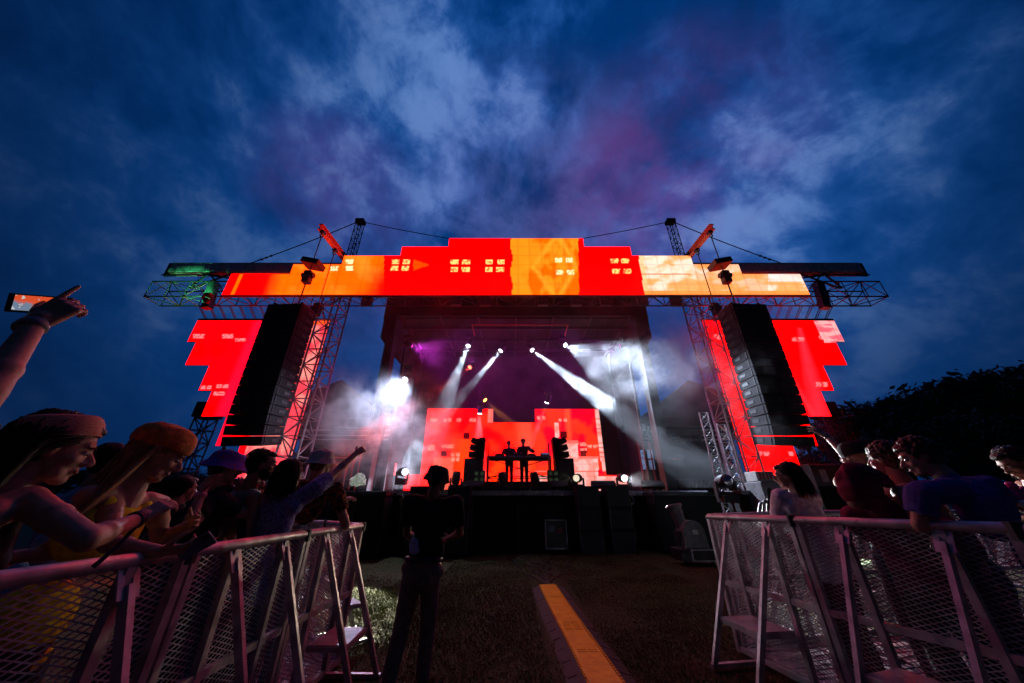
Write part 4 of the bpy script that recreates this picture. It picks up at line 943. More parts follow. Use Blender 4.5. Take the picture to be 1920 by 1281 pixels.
spots = [(1897, 694, 31, None, T1), (1838, 708, 33, None, T2), (1785, 724, 35, 'dark tree in the middle of the tree line, over the head in the blue shirt', T1), (1735, 737, 37, 'dark tree left of the middle of the tree line', T2),
         (1688, 750, 39, 'dark rounded tree near the low end of the tree line', T1), (1600, 766, 44, 'small spreading tree beside the right LED wall', T2), (1652, 776, 47, 'lowest dark tree in the dip of the tree line', T1),
         (1955, 712, 30, 'dark tree cut by the right edge of the picture', T2), (1760, 790, 30, 'dark bushy tree filling the tree line below the taller ones', T2), (1850, 790, 27, 'dark bushy tree below the tallest tree', T1), (1560, 790, 50, 'far dark tree partly behind the right LED wall', T1)]
for i, (u, v, Y, lb, pr) in enumerate(spots):
    top = W(u, v, Y); o = pr if lb is None else dup(pr, (0, 0, 0), lb, GT); H0 = 13.0 if pr is T1 else 12.0
    s = top.z * 1.04 / (H0 * .985); o.location = (top.x, Y, 0); o.scale = (s * 1.05, s * 1.05, s); o.rotation_euler.z = i * 1.7
for u, v, Y, lb in ((60, 880, 90, 'low distant tree behind the left crowd, left of the next one'), (125, 884, 95, 'low distant tree behind the left crowd, between the two women'), (190, 880, 88, 'low distant tree behind the orange hat'), (330, 880, 90, 'low distant tree behind the left LED wall')):
    top = W(u, v, Y); o = dup(T2, (top.x, Y, 0), lb, 'distant trees on the left'); s = top.z / 11.8; o.scale = (s * 2.0, s * 2.0, s)
# ------------------------------------------------------------------ people
def skin_mat(name, c):
    m = mat(name, c, .55, var=.22, scale=22, bump=.12)
    b = m.node_tree.nodes['Principled BSDF']; b.inputs['Subsurface Weight'].default_value = .06; b.inputs['Subsurface Radius'].default_value = (.02, .008, .004); return m
SK1 = skin_mat('skin_light', (.40, .22, .155)); SK2 = skin_mat('skin_tan', (.30, .16, .105)); SK3 = skin_mat('skin_brown', (.18, .09, .06))
EYEW = mat('eye_white', (.35, .32, .30), .3, var=.02); LIPM = mat('lips', (.32, .11, .10), .45, var=.1)
HAIRD = mat('dark_hair', (.012, .009, .007), .5, spec=.25, var=.5, scale=40); HAIRB = mat('brown_hair', (.07, .04, .025), .5, spec=.25, var=.5, scale=40); HAIRL = mat('blond_hair', (.30, .18, .09), .5, spec=.25, var=.4, scale=40)
def remeshed(mb, vox, sm=3, off=(0, 0, 0), wrinkle=None):
    me = mb.mesh('tmp'); ob = bpy.data.objects.new('tmp', me); col.objects.link(ob)
    r = ob.modifiers.new('r', 'REMESH'); r.mode = 'VOXEL'; r.voxel_size = vox; r.adaptivity = 0
    if sm: s = ob.modifiers.new('s', 'SMOOTH'); s.iterations = sm; s.factor = .5
    dg = bpy.context.evaluated_depsgraph_get(); out_ = bpy.data.meshes.new_from_object(ob.evaluated_get(dg))
    bpy.data.objects.remove(ob); bpy.data.meshes.remove(me)
    n = len(out_.vertices); co = np.empty(n * 3, np.float32); out_.vertices.foreach_get('co', co); co = co.reshape(-1, 3)
    if wrinkle:
        amp, sc, st = wrinkle; nr = np.empty(n * 3, np.float32); out_.vertices.foreach_get('normal', nr); nr = nr.reshape(-1, 3)
        d = np.array([1 - 2 * abs(mnoise.noise(Vector((p[0] * sc, p[1] * sc, p[2] * sc * st)))) + .5 * mnoise.noise(Vector((p[0] * sc * 2.3, p[1] * sc * 2.3, p[2] * sc * 2.3 * st))) for p in co], np.float32)
        co = co + nr * (d[:, None] - .4) * amp
    co = co - np.array(off, np.float32); out_.vertices.foreach_set('co', co.ravel()); out_.update()
    return out_
def join(*ms):
    vs = []; fs = []
    for m in ms:
        o = len(vs); vs += [tuple(v.co) for v in m.vertices]; fs += [tuple(i + o for i in p.vertices) for p in m.polygons]
    me = bpy.data.meshes.new('joined'); me.from_pydata(vs, [], fs); me.update()
    for m in ms: bpy.data.meshes.remove(m)
    return me
def mob(name, me, m, parent=None):
    o = bpy.data.objects.new(name, me); col.objects.link(o); me.name = name
    me.materials.clear(); me.materials.append(m); me.shade_smooth()
    if parent: o.parent = parent
    return o
class Fr:                                     # a frame: origin, forward, right, up
    def __init__(s, o, f, u=(0, 0, 1)):
        s.o = Vector(o); s.f = Vector(f).normalized(); u = Vector(u); s.r = s.f.cross(u).normalized(); s.u = s.r.cross(s.f)
        s.M = Matrix((s.f, -s.r, s.u)).transposed()       # columns: forward, left, up
    def __call__(s, f, r, u, k=1): return s.o + (s.f * f + s.r * r + s.u * u) * k
def hand(mb, wrist, d, palm, side, s=1.0, curl=(.35, .4, .45, .5), thumb=.5, spread=.10, point=False):
    """d: direction of the fingers, palm: the way the palm faces, side: +1 right hand"""
    wrist = Vector(wrist); d = Vector(d).normalized(); pn = Vector(palm); pn = (pn - d * pn.dot(d)).normalized(); ac = d.cross(pn).normalized() * side    # towards the thumb
    mb.cap(wrist - d * .03 * s, wrist + d * .012 * s, .027 * s, .028 * s)
    for o in (-.028, -.010, .010, .027):
        mb.cap(wrist + d * .012 * s + ac * o * .7 * s, wrist + d * .080 * s + ac * o * s, .0155 * s, .0125 * s, 10)
    for i, (o, L) in enumerate(((.030, .070), (.0105, .078), (-.0095, .072), (-.029, .056))):
        c = 0.06 if (point and i == 0) else curl[i]; b = wrist + d * (.086 - abs(o - .005) * .18) * s + ac * o * s; q = (d + ac * spread * (1.5 - i)).normalized(); a = 0
        for j, fr in enumerate((.45, .32, .23)):
            a += c * (1.0 if j else .8); e = (q * math.cos(a) + pn * math.sin(a)); nb = b + e * L * fr * s
            mb.cap(b, nb, (.0092 - .0009 * j) * s, (.0085 - .0012 * j) * s, 9); b = nb
    b = wrist + d * .022 * s + ac * .026 * s; q = (d * .62 + ac * .75 + pn * (.25 + .5 * thumb)).normalized()
    m1 = b + q * .038 * s; m2 = m1 + (q * .8 + d * .5 + pn * thumb * .5).normalized() * .030 * s; m3 = m2 + (q * .5 + d * .7 + pn * thumb * .7).normalized() * .024 * s
    mb.cap(b, m1, .015 * s, .0115 * s, 10); mb.cap(m1, m2, .0110 * s, .0098 * s, 10); mb.cap(m2, m3, .0098 * s, .0078 * s, 10)
def head_shape(mb, h, s=1.0):
    E = lambda f, r, u, rr: mb.ell(h(f, r, u, s), tuple(x * s for x in rr), h.M, 18, 12)
    E(-.012, 0, .030, (.100, .078, .092)); E(.022, 0, -.012, (.070, .064, .088)); E(.040, 0, -.062, (.046, .048, .048)); E(.066, 0, -.094, (.028, .028, .024)); E(.045, .034, -.075, (.03, .02, .03)); E(.045, -.034, -.075, (.03, .02, .03))
    E(.072, 0, .034, (.022, .050, .020)); E(.052, .036, -.022, (.034, .026, .028)); E(.052, -.036, -.022, (.034, .026, .028))
    mb.cap(h(.084, 0, .018, s), h(.117, 0, -.020, s), .0085 * s, .0115 * s, 10); E(.112, 0, -.027, (.014, .016, .011)); E(.098, .013, -.030, (.011, .008, .008)); E(.098, -.013, -.030, (.011, .008, .008))
    E(.088, 0, -.053, (.013, .024, .007)); E(.085, 0, -.066, (.013, .021, .0085))
    for k in (-1, 1):
        E(-.008, .076 * k, -.004, (.024, .009, .033)); E(-.002, .070 * k, -.022, (.014, .010, .014))
    mb.cap(h(-.022, 0, -.05, s), h(-.045, 0, -.17, s), .056 * s, .060 * s, 16)
def ik(a, c, l1, l2, pole):
    a, c = Vector(a), Vector(c); d = c - a; L = min(d.length, (l1 + l2) * .999); t = d.normalized()
    x = (l1 * l1 - l2 * l2 + L * L) / (2 * L); h = math.sqrt(max(0, l1 * l1 - x * x)); p = Vector(pole); p = (p - t * p.dot(t)).normalized()
    return a + t * x + p * h, a + t * L
def person(label, feet, face, H=1.72, head=None, hface=None, lean=0.0, arms=None, skin=SK1, hair=None, hairm=None, top=None, topm=None, sleeve=.6, bottomm=None, shoes=True, vox=.008, hvox=.0042, width=1.0,
           group=None, legs=None, belly=0.0, headscale=1.0, roll=0.0, cat='person', shorts=False, bz=None, tuck=False):
    s = H / 1.75; F = Vector((face[0], face[1], 0)).normalized(); fx, fy = feet; base = Vector((fx, fy, gz(fx, fy) if bz is None else bz)); Rt = F.cross(Vector((0, 0, 1)))
    U = (Vector((0, 0, 1)) * math.cos(lean) + F * math.sin(lean)).normalized(); U = (U + Rt * roll).normalized()
    hip = base + Vector((0, 0, .50 * H)); 
    if head is not None:                         # let the trunk reach the given head place
        hd = Vector(head); U = (hd - hip).normalized(); 
        tl = (hd - hip).length - .20 * s
    else: tl = .315 * H; hd = hip + U * (tl + .20 * s)
    neck = hip + U * tl; sh = neck - U * .045 * s; w2 = .185 * s * width
    B = Fr(hip, F, U) if abs(F.dot(U)) < .95 else Fr(hip, F)
    R_ = B.r; shR = sh + R_ * w2; shL = sh - R_ * w2
    hf = Vector(hface) if hface is not None else F
    h = Fr(hd, hf)
    legs = legs or ((-.10, .0), (.10, .0))
    mb = MB(); hs = s * headscale
    def torso(m, g):
        m.ell(hip + U * .01 * s, (.115 * s + g + belly * .3, .162 * s * width + g, .115 * s + g), B.M, 18, 12)
        m.ell(hip + U * .16 * s + B.f * belly * .5, (.102 * s + g + belly, .140 * s * width + g, .16 * s + g), B.M, 18, 12)
        m.ell(sh - U * .13 * s, (.112 * s + g, .162 * s * width + g, .175 * s + g), B.M, 18, 12)
        m.cap(sh - R_ * w2 * .80 - U * .01 * s, sh + R_ * w2 * .80 - U * .01 * s, .060 * s + g, None, 12)
        m.cap(sh - U * .02 * s, neck + U * .02 * s, .085 * s + g * .6, .056 * s + g * .5, 14)
    torso(mb, 0); head_shape(mb, h, hs); mb.cap(neck - U * .03 * s, hd + h.u * -.06 * hs - h.f * .02 * hs, .06 * s, .052 * s, 14)
    # legs
    LG = []
    for i, (lx, ly) in enumerate(legs):
        k = -1 if i == 0 else 1; hp = hip + Rt * .085 * k * s - Vector((0, 0, .02)); fp = base + Rt * lx * s + F * ly * s; fp.z = (gz(fp.x, fp.y) if bz is None else bz) + .085 * s
        ll = (fp - hp).length * .503; kn, an = ik(hp, fp, ll, ll, F + Rt * .12 * k); LG.append((hp, kn, an))
        mb.cap(hp, kn, .084 * s, .056 * s, 14); mb.cap(kn, an, .056 * s, .036 * s, 12); mb.ell(kn.lerp(an, .3) - F * .012 * s, (.05 * s, .05 * s, .10 * s), None, 12, 8)
        mb.cap(an - Vector((0, 0, .045 * s)) - F * .02 * s, an - Vector((0, 0, .055 * s)) + F * .14 * s, .036 * s, .03 * s, 10)
    # arms
    AR = []; hmb = MB(); nh = 0
    for k, sp in ((-1, (arms or {}).get('L')), (1, (arms or {}).get('R'))):
        S0 = shR if k > 0 else shL
        if sp is None: sp = {'w': S0 + Rt * .06 * k - Vector((0, 0, .50 * s)) + F * .06}
        if 'e' in sp: e, wv = Vector(sp['e']), Vector(sp['w'])
        else: e, wv = ik(S0, sp['w'], .29 * s, .255 * s, sp.get('pole', -F + Rt * .4 * k - Vector((0, 0, .4))))
        S0 = Vector(sp.get('s', S0)); fd = Vector(sp.get('d', (wv - e).normalized())); pal = Vector(sp.get('palm', -Rt * k))
        mb.cap(sh + R_ * w2 * .6 * k, S0, .062 * s, .056 * s, 12); mb.cap(S0, e, .053 * s, .041 * s, 12); mb.ell(S0.lerp(e, .45), (.053 * s,) * 3, None, 12, 8); mb.cap(e, wv, .042 * s, .027 * s, 12); mb.ell(e.lerp(wv, .27), (.044 * s,) * 3, None, 12, 8)
        hand(hmb, wv, fd, pal, k, s * sp.get('hs', 1.0), sp.get('curl', (.35, .4, .45, .5)), sp.get('thumb', .5), sp.get('spread', .10), sp.get('point', False)); AR.append((S0, e, wv))
    body = join(remeshed(mb, vox, 4, base), remeshed(hmb, hvox, 2, base))
    root = mob('person', body, skin); root.location = base; tag(root, label, cat, group)
    # eyes
    for k in (-1, 1):
        m = MB(); m.ell(h(.0775, .031 * k, .006, hs), .0115 * hs, None, 12, 8); o = m.build('eye', EYEW, root, True); m = MB(); m.ell(h(.0855, .031 * k + .001, .004, hs), .0056 * hs, None, 10, 6); m.build('iris', HAIRD, o, True)
        m = MB(); m.path([h(.097, .014 * k, .026, hs), h(.094, .034 * k, .031, hs), h(.078, .052 * k, .024, hs)], [.0045 * hs, .005 * hs, .003 * hs], 6, flat=.6); m.build('eyebrow', HAIRD, root, True)
    m = MB(); m.ell(h(.0955, 0, -.060, hs), (.0075 * hs, .021 * hs, .0085 * hs), h.M, 12, 8); m.build('lips', LIPM, root, True)
    # clothes
    if top:
        m = MB(); g = .014 * s
        if top in ('tee', 'shirt', 'hoodie'):
            g2 = g if top == 'tee' else .022 * s; torso(m, g2)
            if tuck: m.v = [tuple(p) if (Vector(p) - hip).dot(U) > .09 * s else tuple(Vector(p) + (hip + U * .10 * s - Vector(p)) * .22) for p in m.v]
            else: m.ell(hip - U * .02 * s, (.128 * s + g2, .176 * s * width + g2, .115 * s), B.M, 18, 12)
            for k, (S0, e, wv) in zip((-1, 1), AR):
                m.cap(sh + R_ * w2 * .6 * k, S0, .064 * s + g2, .062 * s + g2 * .6, 12)
                q = S0.lerp(e, min(1, sleeve)); m.path([S0 - (e - S0).normalized() * .02, S0.lerp(q, .5), q], [.062 * s + g2, .060 * s + g2, .056 * s + g2], 14)
                if sleeve > 1:
                    m.cap(S0, e, .060 * s + g2 * .8, .05 * s + g2 * .8); q2 = e.lerp(wv, sleeve - 1); m.path([e, e.lerp(q2, .6), q2], [.050 * s + g2, .046 * s + g2, .036 * s + g2], 14); m.ell(e, .050 * s + g2)
            if top == 'hoodie':
                m.cap(sh - U * .03 + B.f * -.02, neck + U * .03 - B.f * .02, .12 * s, .10 * s, 16)
                E = lambda f, r, u, rr: m.ell(h(f, r, u, hs), tuple(x * hs for x in rr), h.M, 18, 12)
                E(-.030, 0, .030, (.128, .108, .125)); E(-.055, 0, -.07, (.105, .105, .12)); m.cap(h(-.06, 0, -.06, hs), neck, .10 * s, .11 * s, 16)
                E(.020, 0, .070, (.125, .088, .070)); E(.075, 0, .060, (.07, .07, .05)); E(.035, .055, .01, (.07, .042, .11)); E(.035, -.055, .01, (.07, .042, .11)); E(-.13, 0, .01, (.05, .05, .07)); E(.055, .062, -.055, (.05, .035, .08)); E(.055, -.062, -.055, (.05, .035, .08)); E(.12, 0, .045, (.06, .062, .045)); E(.155, 0, .035, (.035, .04, .03)); E(-.02, 0, .115, (.08, .045, .04))
        elif top == 'tank':
            m.ell(hip + U * .01 * s, (.115 * s + g, .162 * s * width + g, .12 * s), B.M, 18, 12); m.ell(hip + U * .16 * s, (.104 * s + g, .142 * s * width + g, .16 * s), B.M, 18, 12)
            m.ell(sh - U * .135 * s, (.113 * s + g, .160 * s * width + g, .170 * s), B.M, 18, 12)
            for k in (-1, 1):
                m.ell(sh - U * .17 * s + B.f * .085 * s + R_ * .062 * k * s, .062 * s)
                m.path([sh - U * .15 * s + B.f * .10 * s + R_ * .075 * k * s, sh - U * .03 * s + B.f * .065 * s + R_ * .09 * k * s, sh + U * .032 * s + R_ * .095 * k * s, sh - U * .03 * s - B.f * .075 * s + R_ * .085 * k * s, sh - U * .12 * s - B.f * .10 * s + R_ * .07 * k * s], .027 * s, 10, flat=1)
        me = remeshed(m, vox, 3, base, ({'tank': .002, 'hoodie': .013}.get(top, .009) * s, 9 if top != 'hoodie' else 6, .45))
        mob({'tee': 't_shirt', 'shirt': 'shirt', 'hoodie': 'hoodie', 'tank': 'tank_top'}[top], me, topm, root)
    bm_ = bottomm or mat('black_trousers', (.02, .02, .025), .85, scale=20, bump=.2)
    m = MB(); m.ell(hip - U * .0 * s, (.128 * s, .174 * s * width, .10 * s), B.M, 18, 12); m.path([hip - Vector((0, 0, .02)), hip + U * .085 * s], [.13 * s, .135 * s], 18); m.ell(hip - F * .04 * s - Vector((0, 0, .06 * s)), (.11 * s, .165 * s, .11 * s), B.M, 16, 10)
    for hp, kn, an in LG:
        if shorts: m.path([hp, hp.lerp(kn, .9)], [.10 * s, .092 * s], 16)
        else: m.path([hp, hp.lerp(kn, .5), kn, kn.lerp(an, .5), an + (an - kn).normalized() * .03], [.100 * s, .088 * s, .074 * s, .068 * s, .062 * s], 16)
        m.ell(hp, .10 * s)
    mob('shorts' if shorts else 'trousers', remeshed(m, max(vox, .009), 3, base, (.006, 8, .8)), bm_, root)
    if shoes:
        for hp, kn, an in LG:
            m = MB(); m.cap(an - Vector((0, 0, .045 * s)) - F * .025 * s, an - Vector((0, 0, .05 * s)) + F * .15 * s, .044 * s, .036 * s, 12); m.box(an - Vector((0, 0, .075 * s)) + F * .06 * s, (.07, .07, .02)); mob('shoe', remeshed(m, .009, 2, base), RUB, root)
    # hair
    E = None
    if hair:
        m = MB(); E = lambda f, r, u, rr: m.ell(h(f, r, u, hs), tuple(x * hs for x in rr), h.M, 18, 12)
        E(-.030, 0, .036, (.094, .088, .092)); E(-.05, 0, -.012, (.066, .080, .08))
        r = random.Random(hash(label) % 1000 if False else sum(map(ord, label)))
        E(.030, 0, .088, (.058, .062, .030))
        if hair == 'curly':
            for q in range(190):
                a, b = r.uniform(0, 6.28), r.uniform(-.25, 1); c = math.sqrt(1 - min(1, b * b)); p = h(-.024 + .098 * c * math.cos(a), .088 * c * math.sin(a), .040 + .094 * b, hs)
                if (p - h.o).dot(h.f) > .045 * hs and (p - h.o).dot(h.u) < .055 * hs: continue
                m.ell(p, r.uniform(.010, .021) * hs, None, 8, 6)
        ms = [remeshed(m, .0055 if vox < .008 else .008, 1, base, (.006, 42, .5))]
        if hair in ('long', 'bob', 'short'):
            n = {'long': 520, 'bob': 420, 'short': 300}[hair]; ln = {'long': .40, 'bob': .24, 'short': .055}[hair]; m = MB(); eR = Vector((.101, .093, .098)); ec = Vector((-.030, 0, .036))
            for q in range(n):
                a = r.uniform(0, 6.28); b = r.uniform(-.10 if hair != 'short' else -.35, .99); c = math.sqrt(1 - b * b)
                p = Vector((ec.x + eR.x * c * math.cos(a), ec.y + eR.y * c * math.sin(a), ec.z + eR.z * b))
                if p.x > .052 - .25 * max(0, p.z - .075) and p.z < .118: continue
                if p.x > .015 and p.z < .035: continue
                lay = 1 + r.uniform(0, .10); pts = []; L = ln * r.uniform(.75, 1.1) + (.10 * max(0, b) if hair != 'short' else 0); st = L / 9
                jit = Vector((r.uniform(-.25, .25), r.uniform(-.25, .25), 0)); gl = Vector((h.f.z, -h.r.z, h.u.z)) * -1
                for j in range(10):
                    pts.append(h(p.x, -p.y, p.z, hs)); fw = max(0, min(1, (p.x + .035) / .09))
                    q_ = p - ec; e = Vector((q_.x / eR.x, q_.y / eR.y, q_.z / eR.z)); inside = e.length < lay + .03
                    v = gl * .8 + Vector((-1.5 * fw - .12, (.8 if p.y > 0 else -.8) * fw, 0)) + jit * .5
                    if inside:
                        nrm = Vector((e.x / eR.x, e.y / eR.y, e.z / eR.z)).normalized(); v = v - nrm * v.dot(nrm)
                    p = p + v.normalized() * st / 1.0; q_ = p - ec; e = Vector((q_.x / eR.x, q_.y / eR.y, q_.z / eR.z))
                    if e.length < lay: p = ec + Vector((q_.x, q_.y, q_.z)) * (lay / e.length)
                w0 = .0036 if hair != 'short' else .0032; w0 *= hs; m.path(pts, [w0 * .8] + [w0] * 6 + [w0 * .8, w0 * .6, w0 * .15], 4, False)
            tm = m.mesh('t', base); ms.append(tm)
        mob('hair', join(*ms) if len(ms) > 1 else ms[0], hairm, root)
    return root, h, hs, AR, B
def lathe_h(h, hs, c, prof, tilt=0, sx=1.12, n=28):
    """turned shape round the head's own up axis"""
    m = MB(); rt = h.M @ Matrix.Rotation(tilt, 3, 'Y')
    for r, z in prof:
        for k in range(n):
            a = 2 * math.pi * k / n; m.v.append(tuple(h(*c, hs) + rt @ Vector((r * sx * math.cos(a), r * math.sin(a), z)) * hs))
    for j in range(len(prof) - 1):
        for k in range(n):
            a, b = j * n + k, j * n + (k + 1) % n; m.f.append((a, b, b + n, a + n))
    m.f.append(tuple((len(prof) - 1) * n + k for k in range(n)))
    return m
def bucket_hat(h, hs, m_, root, tilt=0, wob=.01, br=.150):
    m = lathe_h(h, hs, (-.018, 0, .045), [(br, -.060), (br - .004, -.053), (.114, -.008), (.110, .0), (.107, .028), (.102, .054), (.093, .069), (.05, .079), (.005, .081)], tilt)
    m.v = [tuple(Vector(p) + Vector((mnoise.noise(Vector(p) * 11), mnoise.noise(Vector(p) * 11 + Vector((9, 0, 0))), mnoise.noise(Vector(p) * 11 + Vector((0, 9, 0))))) * wob) for p in m.v]
    return m.build('bucket_hat', m_, root, True)
def cloth(name, c, **k): return mat(name, c, .88, spec=.2, bump=.25, **{'scale': 26, **k})
def pattern(name, c1, c2, scale, dist, lo=.46, hi=.52, st=(1, 1, 1)):
    m = bpy.data.materials.new(name); m.use_nodes = True; t = NT(m.node_tree); b = m.node_tree.nodes['Principled BSDF']
    co = t.vmath('MULTIPLY', t.n('ShaderNodeTexCoord').outputs['Object'], st); wv = t.n('ShaderNodeTexWave', wave_type='BANDS', bands_direction='Z'); t.put(wv.inputs['Vector'], co); wv.inputs['Scale'].default_value = scale; wv.inputs['Distortion'].default_value = dist; wv.inputs['Detail'].default_value = 2; wv.inputs['Detail Scale'].default_value = 1.2
    t.put(b.inputs['Base Color'], t.mix(t.smooth(wv.outputs['Fac'], lo, hi), (*c1, 1), (*c2, 1))); b.inputs['Roughness'].default_value = .85; b.inputs['Specular IOR Level'].default_value = .2; return m
def phone(label, c, look, up, screen=None, sz=(.075, .155), group='phones held up', body=None):
    """look: the way the back faces"""
    fr = Fr(c, look, up); t = thing('phone', label, 'phone', fr.o, group); M = fr.M
    m = MB(); m.bevbox(fr.o, (.009, sz[0], sz[1]), .004, M); m.build('case', body or BLK, t)
    m = MB(); m.bevbox(fr(-.0052, 0, 0), (.0012, sz[0] - .014, sz[1] - .034), .0005, M); m.build('screen', screen or LENSD, t)
    m = MB(); m.bevbox(fr(.006, sz[0] * .22, sz[1] * .34), (.004, .026, .034), .0018, M); m.build('camera_bump', BLK, t); return t
def band(root, p, q, r, m_, name='wristband', wd=.02):
    p, q = Vector(p), Vector(q); d = (q - p).normalized(); c = p.lerp(q, .93); m = MB(); m.path([c - d * wd / 2, c + d * wd / 2], [r, r * .96], 14); return m.build(name, m_, root, True)

# --- left crowd
GLC, GRC = 'people behind the left barrier', 'people behind the right barrier'
BLKTEE = cloth('black_cotton', (.018, .017, .02)); PLAINBLUE = cloth('pale_blue_cotton', (.25, .32, .45))
FLOR = pattern('floral_band', (.45, .10, .05), (.55, .35, .28), 60, 14, .35, .6)
# woman with headband reaching over the rail
p1, h1, s1, a1, _ = person('woman with a reddish patterned headband, bare shouldered, reaching one arm over the left rail', (-2.06, 1.30), (.62, .78), 1.74, head=W(104, 842, 1.45), hface=(.66, .74, -.22),
    arms={'R': {'s': W(52, 940, 1.40), 'e': W(165, 1012, 1.38), 'w': W(262, 972, 1.62), 'd': (.25, .65, .55), 'palm': (-.2, .7, -.6), 'curl': (.5, .55, .6, .65)}, 'L': {'w': W(60, 1040, 1.75), 'pole': (-1, 0, -1)}}, skin=SK1, hair='long', hairm=HAIRD, top='tank', topm=BLKTEE, vox=.0065, hvox=.0036, group=GLC, headscale=1.10)
m = lathe_h(h1, s1, (-.02, 0, .038), [(.1035, -.004), (.1065, .018), (.104, .046), (.096, .068), (.088, .078), (.084, .070), (.095, .045), (.100, .010)], R(-22), 1.08); m.f.pop(); m.build('headband', FLOR, p1, True)
for k in (.90, .955): band(p1, a1[1][1], a1[1][1].lerp(a1[1][2], k + .04), .036, mat('dark_bracelet', (.03, .03, .06), .4), 'bracelet', .014)
m = MB(); e_ = a1[1][2]; m.path([e_ + Vector((0, 0, -.03)), e_ + Vector((-.02, -.02, -.10)), e_ + Vector((-.05, -.05, -.17))], [.008, .007, .010], 6); m.build('bracelet_tail', mat('blue_cord', (.02, .03, .10), .6), p1)
# woman with the orange hat
YT = cloth('yellow_green_top', (.85, .75, .03)); ORH = mat('orange_felt', (.55, .16, .03), .9, var=.35, scale=24, bump=.5)
p2, h2, s2, a2, _ = person('woman in an orange hat and yellow tank top looking down at the rail', (-2.20, 1.85), (.93, -.12), 1.70, head=W(300, 853, 1.95), hface=(.72, .62, -.42),
    arms={'R': {'s': W(205, 925, 1.86), 'e': W(205, 1020, 1.80), 'w': W(300, 1034, 1.86), 'd': (.8, .55, .05), 'palm': (-.3, .4, .8), 'curl': (.7, .75, .8, .85)}, 'L': {'w': W(352, 985, 2.2), 'pole': (0, 1, -1)}}, skin=SK1, hair='long', hairm=HAIRL, top='tank', topm=YT, vox=.0065, hvox=.0038, group=GLC, headscale=1.10)
m = lathe_h(h2, s2, (-.024, 0, .035), [(.108, -.010), (.119, -.002), (.123, .02), (.120, .050), (.106, .082), (.074, .104), (.03, .112), (.004, .113)], R(-10), 1.12)
m.v = [tuple(Vector(p) + Vector((mnoise.noise(Vector(p) * 14), mnoise.noise(Vector(p) * 14 + Vector((9, 0, 0))), mnoise.noise(Vector(p) * 14 + Vector((0, 9, 0))))) * .012) for p in m.v]; m.build('hat', ORH, p2, True)
phone('blue grey phone held flat over the left rail by the woman in yellow', a2[1][2] + Vector((.10, .075, .015)), (.35, -.75, -.45), (.75, .2, .55), body=mat('blue_grey_case', (.10, .16, .24), .4))
# raised arm with a phone, its owner standing just outside the picture
p8, h8, s8, a8, _ = person('person at the left edge raising an arm with a phone toward the stage', (-2.12, .92), (.35, .9), 1.80, head=(-2.22, .98, 1.70), arms={'R': {'s': W(-150, 880, .98), 'e': W(-25, 735, 1.00), 'w': W(70, 602, 1.06), 'd': (.30, .25, .85), 'palm': (-.55, .75, -.1), 'curl': (.9, 1.0, 1.05, 1.1), 'thumb': .8, 'point': True, 'hs': 1.12}}, skin=SK1, hair='short', hairm=HAIRD, top='tee', topm=BLKTEE, vox=.007, hvox=.0036, group=GLC)
band(p8, a8[1][1], a8[1][2], .036, mat('grey_wristband', (.20, .20, .24), .5), 'wristband', .03)
PS = bpy.data.materials.new('phone_picture'); PS.use_nodes = True; q = NT(PS.node_tree); b_ = q.t.nodes['Principled BSDF']; sc_ = q.n('ShaderNodeSeparateXYZ'); q.put(sc_.inputs[0], q.vmath('MULTIPLY', q.n('ShaderNodeTexCoord').outputs['Generated'], (1, 1, 1)))
zz_ = sc_.outputs[2]; nz = q.noise(q.n('ShaderNodeTexCoord').outputs['Generated'], 5, 4, .6); ce = q.mix(q.smooth(q.math('ADD', zz_, q.math('MULTIPLY', nz, .5)), .55, .75), (.25, .35, .5, 1), (1.1, .12, .02, 1)); q.put(b_.inputs['Emission Color'], q.mix(q.smooth(nz, .58, .62), ce, (.9, .9, .85, 1))); b_.inputs['Emission Strength'].default_value = .6
phone('black phone held up at the left edge, its screen showing the red stage', a8[1][2] + Vector((-.060, .015, .082)), (-.55, .82, .1), (.92, .35, .18), PS)
# blue patterned hat
BH = pattern('blue_patterned_hat', (.03, .09, .75), (.40, .05, .04), 26, 18, .55, .68)
p3, h3, s3, a3, _ = person('person in a blue and red patterned bucket hat holding both hands up', (-2.45, 2.85), (.55, .85), 1.70, head=W(425, 876, 2.85), hface=(.7, .7, -.15), arms={'L': {'s': W(395, 945, 2.75), 'e': W(352, 990, 2.55), 'w': W(378, 925, 2.62), 'd': (.25, .15, .9), 'palm': (.8, .3, -.2), 'curl': (.3, .35, .45, .5)}, 'R': {'w': W(448, 925, 3.1), 'pole': (1, 0, -1), 'd': (-.1, .2, .9)}}, skin=SK1, hair='short', hairm=HAIRD, top='tee', topm=BLKTEE, group=GLC)
bucket_hat(h3, s3, BH, p3)
band(p3, a3[0][1], a3[0][2], .036, mat('pink_wristband', (.5, .2, .3), .5), 'wristband', .03)
# bearded man
p4, h4, s4, a4, _ = person('shirtless man with dark hair and beard looking right behind the left rail', (-2.42, 3.1), (.6, .8), 1.80, head=W(492, 872, 3.15), hface=(.85, .5, .0), skin=SK2, hair='short', hairm=HAIRD, group=GLC, arms={'L': {'w': (-2.7, 3.4, 1.1)}, 'R': {'w': (-2.05, 3.3, 1.15)}})
m = MB(); m.ell(h4(.050, 0, -.082, s4), tuple(x * s4 for x in (.050, .056, .044)), h4.M); m.ell(h4(.02, 0, -.06, s4), tuple(x * s4 for x in (.05, .068, .05)), h4.M); mob('beard', remeshed(m, .008, 1, p4.location, (.005, 40, 1)), HAIRD, p4)
